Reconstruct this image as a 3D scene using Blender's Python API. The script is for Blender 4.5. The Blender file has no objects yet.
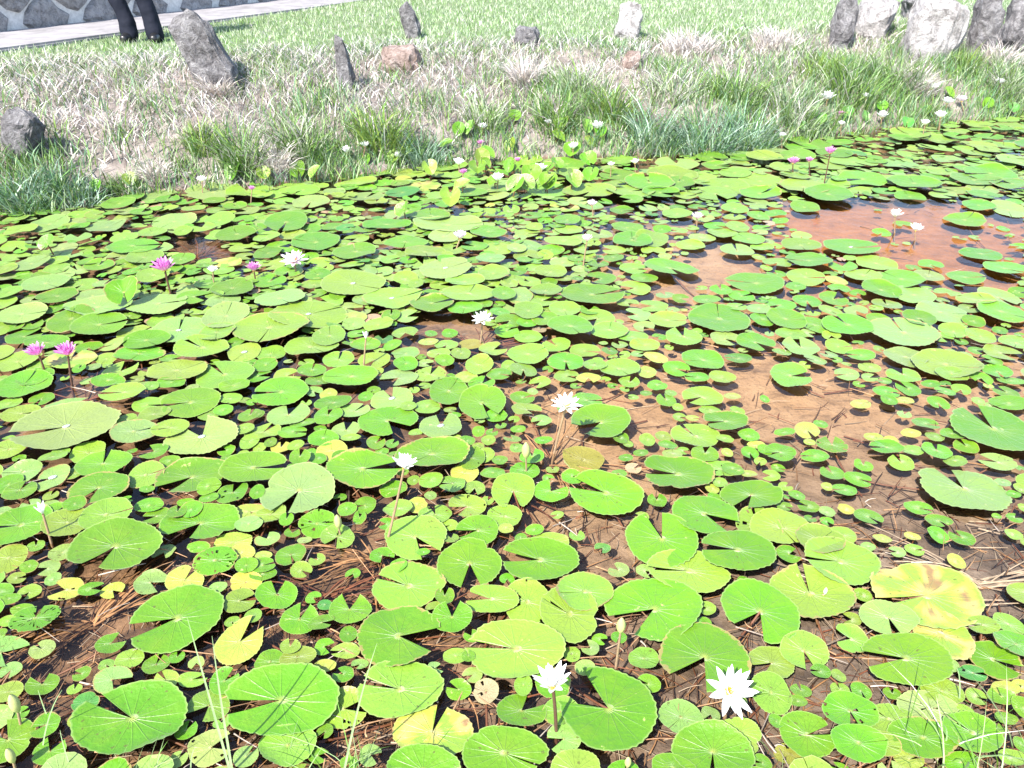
import bpy, bmesh, math, random
import numpy as np
from mathutils import Vector, Matrix, noise

random.seed(7)
rng = np.random.default_rng(7)
R = math.radians
sc = bpy.context.scene
C = sc.collection

# ------------------------------------------------------------------ camera
CAM_H, PITCH, F = 1.7, R(30), 800.0
cd = bpy.data.cameras.new('camera')
cd.sensor_width = 36
cd.lens = F / 1024 * 36
cd.clip_end = 1000
cam = bpy.data.objects.new('camera', cd)
cam.location = (0, 0, CAM_H)
cam.rotation_euler = (R(90) - PITCH, 0, 0)
C.objects.link(cam)
sc.camera = cam
CP, SP = math.cos(PITCH), math.sin(PITCH)


def ray(px, py):
    u, v = (px - 512) / F, -(py - 384) / F
    return Vector((u, CP + v * SP, -SP + v * CP))      # per unit of depth


def at(px, py, z=0.0):
    d = ray(px, py)
    t = (z - CAM_H) / d.z
    return Vector((d.x * t, d.y * t, z))


def depth(p):
    return p.y * CP + (CAM_H - p.z) * SP


def project(p):
    z = depth(p)
    return 512 + F * p.x / z, 384 - F * (p.y * SP + (p.z - CAM_H) * CP) / z


# ------------------------------------------------------------------ helpers
def tag(o, label=None, cat=None, group=None, kind=None):
    if label: o['label'] = label
    if cat: o['category'] = cat
    if group: o['group'] = group
    if kind: o['kind'] = kind
    return o


def link(name, me, mat=None, parent=None, loc=None):
    o = bpy.data.objects.new(name, me)
    C.objects.link(o)
    if mat is not None and me is not None:
        for m in (mat if isinstance(mat, (list, tuple)) else [mat]):
            me.materials.append(m)
    if parent: o.parent = parent
    if loc is not None: o.location = loc
    return o


def mesh_arrays(name, verts, quads=None, tris=None, tint=None, uv=None, smooth=True):
    verts = np.asarray(verts, dtype=np.float32)
    me = bpy.data.meshes.new(name)
    q = np.zeros((0, 4), np.int32) if quads is None or len(quads) == 0 else np.asarray(quads, np.int32)
    t = np.zeros((0, 3), np.int32) if tris is None or len(tris) == 0 else np.asarray(tris, np.int32)
    me.vertices.add(len(verts))
    me.vertices.foreach_set('co', verts.ravel())
    loops = np.concatenate([q.ravel(), t.ravel()])
    me.loops.add(len(loops))
    me.loops.foreach_set('vertex_index', loops)
    n = len(q) + len(t)
    me.polygons.add(n)
    starts = np.concatenate([np.arange(len(q)) * 4, len(q) * 4 + np.arange(len(t)) * 3]).astype(np.int32)
    me.polygons.foreach_set('loop_start', starts)
    me.polygons.foreach_set('use_smooth', np.full(n, smooth))
    me.update(calc_edges=True)
    if tint is not None:
        a = me.attributes.new('tint', 'FLOAT_COLOR', 'POINT')
        tt = np.ones((len(verts), 4), np.float32)
        tt[:, :3] = tint
        a.data.foreach_set('color', tt.ravel())
    if uv is not None:
        a = me.attributes.new('polar', 'FLOAT_VECTOR', 'POINT')
        a.data.foreach_set('vector', np.asarray(uv, np.float32).ravel())
    me.validate()
    return me


class Acc:
    """collects pieces into one mesh"""
    def __init__(s):
        s.v, s.q, s.t, s.c, s.u, s.n = [], [], [], [], [], 0

    def add(s, v, q, t, c, u=None):
        s.v.append(v)
        if len(q): s.q.append(np.asarray(q) + s.n)
        if len(t): s.t.append(np.asarray(t) + s.n)
        s.c.append(np.broadcast_to(np.asarray(c, np.float32), (len(v), 3)))
        s.u.append(np.zeros((len(v), 3)) if u is None else u)
        s.n += len(v)

    def mesh(s, name, smooth=True):
        return mesh_arrays(name, np.concatenate(s.v), np.concatenate(s.q) if s.q else None,
                           np.concatenate(s.t) if s.t else None, np.concatenate(s.c), np.concatenate(s.u), smooth)


def tube_data(pts, r0, r1, n=6):
    pts = [Vector(p) for p in pts]
    v, q = [], []
    m = len(pts)
    for i, p in enumerate(pts):
        d = (pts[min(i + 1, m - 1)] - pts[max(i - 1, 0)]).normalized()
        a = d.cross(Vector((0.3, 0.2, 1)) if abs(d.z) < .9 else Vector((1, .2, 0))).normalized()
        b = d.cross(a)
        r = r0 + (r1 - r0) * i / (m - 1)
        for k in range(n):
            t = 2 * math.pi * k / n
            v.append(p + (a * math.cos(t) + b * math.sin(t)) * r)
    for i in range(m - 1):
        for k in range(n):
            q.append((i * n + k, i * n + (k + 1) % n, (i + 1) * n + (k + 1) % n, (i + 1) * n + k))
    for e, row in ((1, 0), (-1, m - 1)):
        c = len(v)
    return np.array([tuple(p) for p in v]), q


def bez(p0, p1, p2, n=7):
    p0, p1, p2 = Vector(p0), Vector(p1), Vector(p2)
    return [p0 * (1 - t) ** 2 + p1 * 2 * t * (1 - t) + p2 * t * t for t in [i / (n - 1) for i in range(n)]]


# ------------------------------------------------------------------ materials
class NT:
    def __init__(s, name):
        s.m = bpy.data.materials.new(name)
        s.m.use_nodes = True
        s.t = s.m.node_tree
        s.t.nodes.clear()
        s.out = s.n('ShaderNodeOutputMaterial')

    def n(s, typ, **kw):
        o = s.t.nodes.new(typ)
        for k, v in kw.items(): setattr(o, k, v)
        return o

    def l(s, a, b): s.t.links.new(a, b)

    def math(s, op, a, b=None, c=None, clamp=False):
        o = s.n('ShaderNodeMath', operation=op, use_clamp=clamp)
        for i, x in enumerate((a, b, c)):
            if x is None: continue
            if isinstance(x, (int, float)): o.inputs[i].default_value = x
            else: s.l(x, o.inputs[i])
        return o.outputs[0]

    def noise(s, scale, detail=4, rough=.55, vec=None, dist=0):
        o = s.n('ShaderNodeTexNoise')
        o.inputs['Scale'].default_value = scale
        o.inputs['Detail'].default_value = detail
        o.inputs['Roughness'].default_value = rough
        o.inputs['Distortion'].default_value = dist
        if vec is not None: s.l(vec, o.inputs['Vector'])
        return o.outputs['Fac']

    def ramp(s, fac, stops):
        o = s.n('ShaderNodeValToRGB')
        e = o.color_ramp.elements
        while len(e) < len(stops): e.new(.5)
        for k, (p, c) in zip(e, stops):
            k.position = p
            k.color = (*c, 1) if len(c) == 3 else c
        s.l(fac, o.inputs[0])
        return o.outputs['Color']

    def mix(s, fac, a, b, mode='MIX'):
        o = s.n('ShaderNodeMix', data_type='RGBA', blend_type=mode)
        if isinstance(fac, (int, float)): o.inputs[0].default_value = fac
        else: s.l(fac, o.inputs[0])
        for i, x in ((6, a), (7, b)):
            if isinstance(x, tuple): o.inputs[i].default_value = (*x, 1)
            else: s.l(x, o.inputs[i])
        return o.outputs[2]

    def prin(s, col, rough=.6, spec=.5, bump=None, bs=.3, bd=.01, **kw):
        p = s.n('ShaderNodeBsdfPrincipled')
        if isinstance(col, tuple): p.inputs['Base Color'].default_value = (*col, 1)
        else: s.l(col, p.inputs['Base Color'])
        if isinstance(rough, (int, float)): p.inputs['Roughness'].default_value = rough
        else: s.l(rough, p.inputs['Roughness'])
        p.inputs['Specular IOR Level'].default_value = spec
        for k, v in kw.items(): p.inputs[k.replace('_', ' ')].default_value = v
        if bump is not None:
            b = s.n('ShaderNodeBump')
            b.inputs['Strength'].default_value = bs
            b.inputs['Distance'].default_value = bd
            s.l(bump, b.inputs['Height'])
            s.l(b.outputs[0], p.inputs['Normal'])
        s.l(p.outputs[0], s.out.inputs['Surface'])
        return p

    def attr(s, name):
        o = s.n('ShaderNodeAttribute', attribute_name=name)
        return o

    def pos(s): return s.n('ShaderNodeNewGeometry').outputs['Position']

    def obj(s): return s.n('ShaderNodeTexCoord').outputs['Object']


def leaf_material():
    t = NT('lily_leaf')
    tint = t.attr('tint').outputs['Color']
    po = t.attr('polar').outputs['Vector']          # r, theta / 2pi, random
    sx = t.n('ShaderNodeSeparateXYZ'); t.l(po, sx.inputs[0])
    r, th, rnd = sx.outputs
    pos = t.pos()
    # radial veins, forking near the rim
    f1 = t.math('FRACT', t.math('MULTIPLY', th, 17.0))
    d1 = t.math('MULTIPLY', t.math('ABSOLUTE', t.math('SUBTRACT', f1, .5)), r)
    v1 = t.math('SUBTRACT', 1.0, t.math('MULTIPLY', d1, 22.0), clamp=True)
    vein = t.math('MULTIPLY', v1, t.math('SUBTRACT', 1.1, r, clamp=True))
    n1 = t.noise(13, 4, .6, pos)
    n2 = t.noise(90, 3, .6, pos)
    col = t.mix(t.math('MULTIPLY', t.math('SUBTRACT', n1, .45, clamp=True), 1.6), tint, t.mix(.5, tint, (.2, .25, .02)))
    col = t.mix(t.math('MULTIPLY', vein, .15), col, (.28, .36, .08))
    hub = t.math('SUBTRACT', 1.0, t.math('MULTIPLY', r, 7.0), clamp=True)
    col = t.mix(t.math('MULTIPLY', hub, .6), col, (.34, .36, .08))
    rim = t.math('MULTIPLY', t.math('SUBTRACT', r, .955, clamp=True), 13, clamp=True)
    col = t.mix(t.math('MULTIPLY', rim, .55), col, (.42, .46, .2))
    # brown flecks, on a few leaves only
    fl = t.math('MULTIPLY', t.math('GREATER_THAN', t.noise(75, 2, .5, pos), .69), t.math('GREATER_THAN', rnd, .55))
    col = t.mix(t.math('MULTIPLY', fl, .7), col, (.07, .06, .015))
    # bleached patches
    bl = t.math('MULTIPLY', t.math('GREATER_THAN', t.noise(30, 5, .7, pos), .66), t.math('LESS_THAN', rnd, .4))
    col = t.mix(t.math('MULTIPLY', bl, .5), col, (.42, .40, .16))
    hgt = t.math('ADD', t.math('MULTIPLY', vein, .35), t.math('ADD', t.math('MULTIPLY', n1, 1.2), t.math('MULTIPLY', n2, .3)))
    rough = t.math('ADD', .3, t.math('MULTIPLY', n2, .22))
    # some leaves brown at the rim with age
    ag = t.math('MULTIPLY', t.math('GREATER_THAN', t.math('ADD', r, t.math('MULTIPLY', t.noise(22, 4, .7, pos), .5)), 1.22), t.math('LESS_THAN', t.math('ABSOLUTE', t.math('SUBTRACT', rnd, .3)), .14))
    col = t.mix(t.math('MULTIPLY', ag, .75), col, (.24, .17, .06))
    t.prin(col, rough, .5, hgt, .55, .012, Sheen_Weight=.14, Sheen_Roughness=.35)
    return t.m


def tint_material(name, rough=.6, spec=.3, transl=0.0, ns=40, amt=.25):
    t = NT(name)
    tint = t.attr('tint').outputs['Color']
    n = t.noise(ns, 3, .6, t.pos())
    col = t.mix(amt, tint, t.mix(1.0, tint, t.ramp(n, [(.3, (.35, .35, .35)), (.7, (1.5, 1.5, 1.5))]), 'MULTIPLY'))
    p = t.prin(col, rough, spec)
    if transl:
        tr = t.n('ShaderNodeBsdfTranslucent'); t.l(col, tr.inputs[0])
        mx = t.n('ShaderNodeMixShader'); mx.inputs[0].default_value = transl
        t.l(p.outputs[0], mx.inputs[1]); t.l(tr.outputs[0], mx.inputs[2])
        t.l(mx.outputs[0], t.out.inputs['Surface'])
    return t.m


def water_material():
    t = NT('pond_water')
    n = t.noise(9, 4, .55, t.pos(), .5)
    b = t.n('ShaderNodeBump'); b.inputs['Strength'].default_value = .14; b.inputs['Distance'].default_value = .02
    t.l(n, b.inputs['Height'])
    fr = t.n('ShaderNodeFresnel'); fr.inputs['IOR'].default_value = 1.33; t.l(b.outputs[0], fr.inputs['Normal'])
    tr = t.n('ShaderNodeBsdfTransparent'); tr.inputs[0].default_value = (.95, .91, .84, 1)
    gl = t.n('ShaderNodeBsdfGlossy'); gl.inputs['Roughness'].default_value = .03; t.l(b.outputs[0], gl.inputs['Normal'])
    mx = t.n('ShaderNodeMixShader')
    t.l(fr.outputs[0], mx.inputs[0]); t.l(tr.outputs[0], mx.inputs[1]); t.l(gl.outputs[0], mx.inputs[2])
    t.l(mx.outputs[0], t.out.inputs['Surface'])
    return t.m


def ground_material():
    t = NT('pond_bed_and_soil')
    pos = t.pos()
    s = t.n('ShaderNodeSeparateXYZ'); t.l(pos, s.inputs[0])
    n1 = t.noise(1.3, 5, .6, pos)
    n2 = t.noise(9, 6, .65, pos, .4)
    n3 = t.noise(60, 4, .7, pos)
    dark = t.ramp(n2, [(.3, (.05, .034, .024)), (.5, (.13, .08, .05)), (.7, (.26, .165, .10))])
    tan = t.ramp(n2, [(.28, (.15, .095, .055)), (.46, (.31, .205, .12)), (.75, (.40, .275, .165))])
    orange = t.ramp(n2, [(.3, (.20, .09, .028)), (.55, (.30, .132, .038)), (.8, (.36, .17, .055))])
    silt = t.ramp(n2, [(.3, (.06, .048, .04)), (.5, (.15, .12, .10)), (.75, (.26, .215, .185))])
    x, y = s.outputs[0], s.outputs[1]
    wv_ = t.math('MULTIPLY', t.math('SUBTRACT', n1, .5), 1.6)

    def step(v, a, b): return t.math('DIVIDE', t.math('SUBTRACT', v, a), b - a, clamp=True)
    xr = t.math('ADD', x, wv_); yr = t.math('ADD', y, wv_)
    mt = t.math('MULTIPLY', step(xr, -.55, .25), t.math('MULTIPLY', step(yr, 5.4, 4.6), step(yr, 1.5, 2.1)))
    mo = t.math('MULTIPLY', step(xr, 1.2, 1.8), t.math('MULTIPLY', step(yr, 5.9, 5.5), step(yr, 3.4, 4.3)))
    ms = t.math('MULTIPLY', step(t.math('SUBTRACT', xr, t.math('MULTIPLY', y, .35)), -.75, .1), step(y, 2.9, 1.9))
    mud = t.mix(ms, t.mix(mo, t.mix(mt, dark, tan), orange), silt)
    mud = t.mix(t.math('MULTIPLY', t.math('GREATER_THAN', n3, .6), .4), mud, (.09, .06, .04))
    soil = t.ramp(n2, [(.3, (.10, .085, .075)), (.6, (.24, .205, .18)), (.8, (.46, .42, .39))])
    lawn = t.ramp(n3, [(.3, (.06, .10, .035)), (.7, (.16, .22, .09))])
    lawn = t.mix(t.math('MULTIPLY', t.math('GREATER_THAN', n2, .58), .5), lawn, (.3, .27, .2))
    up = t.math('MULTIPLY', t.math('ADD', s.outputs[2], .015), 25, clamp=True)
    col = t.mix(up, mud, soil)
    lf = t.math('MULTIPLY', t.math('SUBTRACT', t.math('ADD', s.outputs[2], t.math('MULTIPLY', n1, .08)), .64), 18, clamp=True)
    col = t.mix(lf, col, lawn)
    h = t.math('ADD', n2, t.math('MULTIPLY', n3, .35))
    t.prin(col, .85, .2, h, .6, .03)
    return t.m


def stone_material(name, a, b, c):
    t = NT(name)
    pos = t.pos()
    n1 = t.noise(11, 8, .75, pos, .6)
    n2 = t.noise(55, 5, .7, pos)
    col = t.ramp(n1, [(.36, a), (.5, b), (.62, c)])
    col = t.mix(t.math('MULTIPLY', t.math('GREATER_THAN', n2, .57), .35), col, (.08, .075, .07))
    t.prin(col, .9, .2, t.math('ADD', n1, t.math('MULTIPLY', n2, .5)), 1, .05)
    return t.m


def flower_material(name, base, tip, rough=.5):
    t = NT(name)
    s = t.n('ShaderNodeSeparateXYZ'); t.l(t.attr('polar').outputs['Vector'], s.inputs[0])
    col = t.ramp(s.outputs[0], [(.0, base), (.55, tip), (1, tip)])
    st = t.math('MULTIPLY', t.math('ABSOLUTE', t.math('SINE', t.math('MULTIPLY', s.outputs[1], 22.0))), .18)
    col = t.mix(st, col, t.mix(.5, col, (.9, .85, .9)))
    p = t.prin(col, rough, .3)
    tr = t.n('ShaderNodeBsdfTranslucent'); t.l(col, tr.inputs[0])
    mx = t.n('ShaderNodeMixShader'); mx.inputs[0].default_value = .25
    t.l(p.outputs[0], mx.inputs[1]); t.l(tr.outputs[0], mx.inputs[2]); t.l(mx.outputs[0], t.out.inputs['Surface'])
    return t.m


def plain(name, col, rough=.7, spec=.3, ns=30, amt=.4, **kw):
    t = NT(name)
    n = t.noise(ns, 4, .6, t.obj())
    c = t.mix(amt, col, t.mix(1.0, col, t.ramp(n, [(.3, (.5, .5, .5)), (.7, (1.4, 1.4, 1.4))]), 'MULTIPLY'))
    t.prin(c, rough, spec, n, .3, .004, **kw)
    return t.m


M_LEAF = leaf_material()
M_WATER = water_material()
M_GROUND = ground_material()
M_GRASS = tint_material('grass_blades', .5, .35, .3)
M_STEM = tint_material('dead_stems', .7, .3, 0, 60, .5)
M_ROCK = stone_material('grey_stone', (.07, .066, .07), (.18, .172, .177), (.32, .31, .315))
M_PALE = stone_material('pale_stone', (.19, .175, .17), (.38, .36, .355), (.56, .53, .52))
M_PINKISH = stone_material('pinkish_stone', (.16, .11, .09), (.30, .225, .195), (.42, .34, .31))
M_WALLST = stone_material('wall_stone', (.2, .195, .2), (.34, .33, .335), (.45, .435, .44))
M_MORTAR = plain('mortar', (.62, .6, .58), .9, .2)
M_PATH = plain('path_concrete', (.25, .238, .245), .9, .2, 5, .6)
M_WHITE = flower_material('white_petal', (.74, .76, .62), (.88, .88, .87))
M_BLUSH = flower_material('blush_petal', (.82, .62, .72), (.86, .74, .8))
M_PINK = flower_material('pink_petal', (.86, .62, .76), (.66, .22, .54))
M_STAMEN = plain('stamen_yellow', (.75, .5, .06), .6)
M_STALK = plain('flower_stalk', (.25, .17, .1), .5, .4)
M_PSTALK = plain('dark_flower_stalk', (.09, .045, .03), .5, .4)
M_PETIOLE = plain('leaf_stalk', (.15, .065, .035), .5, .4)
M_BUD = plain('bud_green', (.36, .38, .14), .5, .4)
M_DROP = NT('water_drop')
M_DROP.prin((.8, .85, .85), .04, .8, Transmission_Weight=.7)
M_DROP = M_DROP.m
M_CLOTH = plain('dark_cloth', (.010, .012, .022), .8, .2, 60, .1)
M_SKIN = plain('skin', (.5, .3, .21), .5, .4, 20, .15)
M_SHOE = plain('black_leather', (.012, .012, .013), .35, .5)
M_HAIR = plain('black_hair', (.012, .01, .009), .5, .4)

# ------------------------------------------------------------------ terrain
WL = [at(x, y) for x, y in ((0, 214), (60, 208), (110, 194), (240, 186), (330, 178), (440, 164), (520, 158), (620, 155),
                            (700, 152), (745, 147), (800, 139), (870, 129), (950, 121), (1024, 114))]
WL = [(p.x, p.y) for p in WL]
e = WL[-1]
WL = [(-9.0, -6.0), (-7.2, 1.2), (-5.2, 4.1), (-4.2, 5.0)] + WL + [(e[0] + 2.5, e[1] + .9), (e[0] + 8, e[1] + 1.5), (40, e[1] + 1)]
WL = np.array(WL)


def sdist(x, y):
    """signed distance to the far shore, positive on land"""
    x = np.asarray(x, float); y = np.asarray(y, float)
    best = np.full(x.shape, 1e9); sign = np.ones(x.shape)
    for a, b in zip(WL[:-1], WL[1:]):
        ab = b - a
        t = np.clip(((x - a[0]) * ab[0] + (y - a[1]) * ab[1]) / (ab @ ab), 0, 1)
        dx, dy = x - a[0] - t * ab[0], y - a[1] - t * ab[1]
        d = np.hypot(dx, dy)
        cr = ab[0] * (y - a[1]) - ab[1] * (x - a[0])
        m = d < best
        best = np.where(m, d, best); sign = np.where(m, np.sign(cr), sign)
    return best * sign


def wob(x, y):
    return (np.sin(x * 2.1 + 1.3 * np.sin(y * 1.7)) * np.cos(y * 2.7 + x) + .5 * np.sin(x * 5.3 + y * 4.1) + .4 * np.cos(x * 9.1 - y * 7.3)) / 1.9


def terrain(x, y):
    x = np.asarray(x, float); y = np.asarray(y, float)
    s = sdist(x, y)
    w = wob(x, y)
    z = np.interp(s, [-1.2, -.35, -.06, .05, .35, .8, 1.6, 2.4, 8, 60], [-.065, -.058, -.04, .05, .26, .40, .63, .67, .72, .9])
    z = z + w * np.interp(s, [-1, 0, .3, 1.4, 2.2], [.010, .010, .075, .075, .01])
    near = np.interp(y, [-3, -.2, .35, .75], [.32, .2, .03, 0])
    z = np.where((y < .75) & (s < 0), z + near * 1.0, z)
    return z


def terr(x, y): return float(terrain(np.array([x]), np.array([y]))[0])


def hit(px, py):
    """point where the ground lies behind a place of the bank"""
    d = ray(px, py)
    t = 3.0
    while t < 40:
        p = Vector((0, 0, CAM_H)) + d * t
        if p.z < terr(p.x, p.y): return p
        t += .03
    return p


gx = np.concatenate([np.linspace(-150, -14, 14), np.arange(-13, 13, .085), np.linspace(14, 150, 14)])
gy = np.concatenate([np.linspace(-60, -4, 9), np.arange(-3, 17, .085), np.linspace(18, 200, 16)])
X, Y = np.meshgrid(gx, gy)
Z = terrain(X.ravel(), Y.ravel()).reshape(X.shape)
nx, ny = len(gx), len(gy)
idx = np.arange(nx * ny).reshape(ny, nx)
quads = np.stack([idx[:-1, :-1], idx[:-1, 1:], idx[1:, 1:], idx[1:, :-1]], -1).reshape(-1, 4)
tag(link('ground', mesh_arrays('ground', np.stack([X, Y, Z], -1).reshape(-1, 3), quads), M_GROUND), kind='structure')
wv = [(-8.5, -3, 0), (14, -3, 0), (14, 11.5, 0), (-8.5, 11.5, 0)]
tag(link('water', mesh_arrays('water', wv, [(0, 1, 2, 3)]), M_WATER), kind='structure')

# ------------------------------------------------------------------ path and wall
ZL = .70
P1 = Vector((at(0, 50, ZL).x, at(0, 50, ZL).y, 0)); P2 = Vector((at(375, 0, ZL).x, at(375, 0, ZL).y, 0))
U = (P2 - P1).normalized(); N = Vector((-U.y, U.x, 0))
bm = bmesh.new()


def strip(bm, t0, t1, o0, o1, z0, z1, n=1):
    vs = [bm.verts.new(P1 + U * t + N * o + Vector((0, 0, z))) for t in (t0, t1) for o in (o0, o1) for z in (z0, z1)]
    for f in ((0, 1, 3, 2), (4, 6, 7, 5), (0, 4, 5, 1), (2, 3, 7, 6), (1, 5, 7, 3), (0, 2, 6, 4)):
        bm.faces.new([vs[i] for i in f])


strip(bm, -5, 30, 0, 1.2, .5, .715)
bmesh.ops.bevel(bm, geom=bm.edges[:], offset=.02, segments=2, affect='EDGES')
me = bpy.data.meshes.new('path'); bm.to_mesh(me); bm.free()
tag(link('path', me, M_PATH), kind='structure')

# wall of diamond-set stones with thick mortar joints
bm = bmesh.new()
strip(bm, -5, 22, 1.21, 1.7, .55, 2.3)
for f in bm.faces: f.material_index = 1
ds = .36
random.seed(3)
for i in range(-14, 62):
    for j in range(0, 6):
        if (i + j) % 2: continue
        ct = i * ds + random.uniform(-.03, .03); cz = .78 + j * .29 + random.uniform(-.03, .03)
        if ct < -4.6 or ct > 21.6 or cz + .3 > 2.42: continue
        ring = []
        for k in range(12):
            a = 2 * math.pi * k / 12 + .1
            ra = 1 / (abs(math.cos(a)) ** 1.06 + abs(math.sin(a)) ** 1.06) ** (1 / 1.06) * random.uniform(.93, 1.05)
            ring.append((math.cos(a) * ra * (ds - .035), math.sin(a) * ra * (.29 - .03)))
        prev = None
        for lvl, (sc_, off) in enumerate(((1.0, 1.25), (.97, 1.2), (.85, 1.165), (.4, 1.15 + random.uniform(-.02, .02)))):
            row = [bm.verts.new(P1 + U * (ct + x * sc_) + N * (off + random.uniform(-.012, .012)) + Vector((0, 0, min(2.298, cz + y * sc_)))) for x, y in ring]
            if prev:
                for k in range(12): bm.faces.new((prev[k], prev[(k + 1) % 12], row[(k + 1) % 12], row[k]))
            prev = row
        bm.faces.new(prev)
bmesh.ops.recalc_face_normals(bm, faces=bm.faces[:])
me = bpy.data.meshes.new('stone_wall'); bm.to_mesh(me); bm.free()
tag(link('stone_wall', me, [M_WALLST, M_MORTAR]), 'grey retaining wall of diamond-set stones with pale mortar behind the path', 'wall')

# ------------------------------------------------------------------ lily pads
TONE = {'g': (.080, .200, .006), 'l': (.140, .240, .024), 'y': (.24, .29, .04), 'p': (.155, .245, .055), 'd': (.045, .16, .022),  # 'p' has the greyish glare on the leaves mixed into its colour
        'b': (.28, .20, .11), 'o': (.22, .22, .05)}
TWORD = {'g': 'bright green', 'l': 'lime green', 'y': 'yellowed', 'p': 'glare-paled green', 'd': 'deep green', 'b': 'brown dead', 'o': 'olive'}
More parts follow.
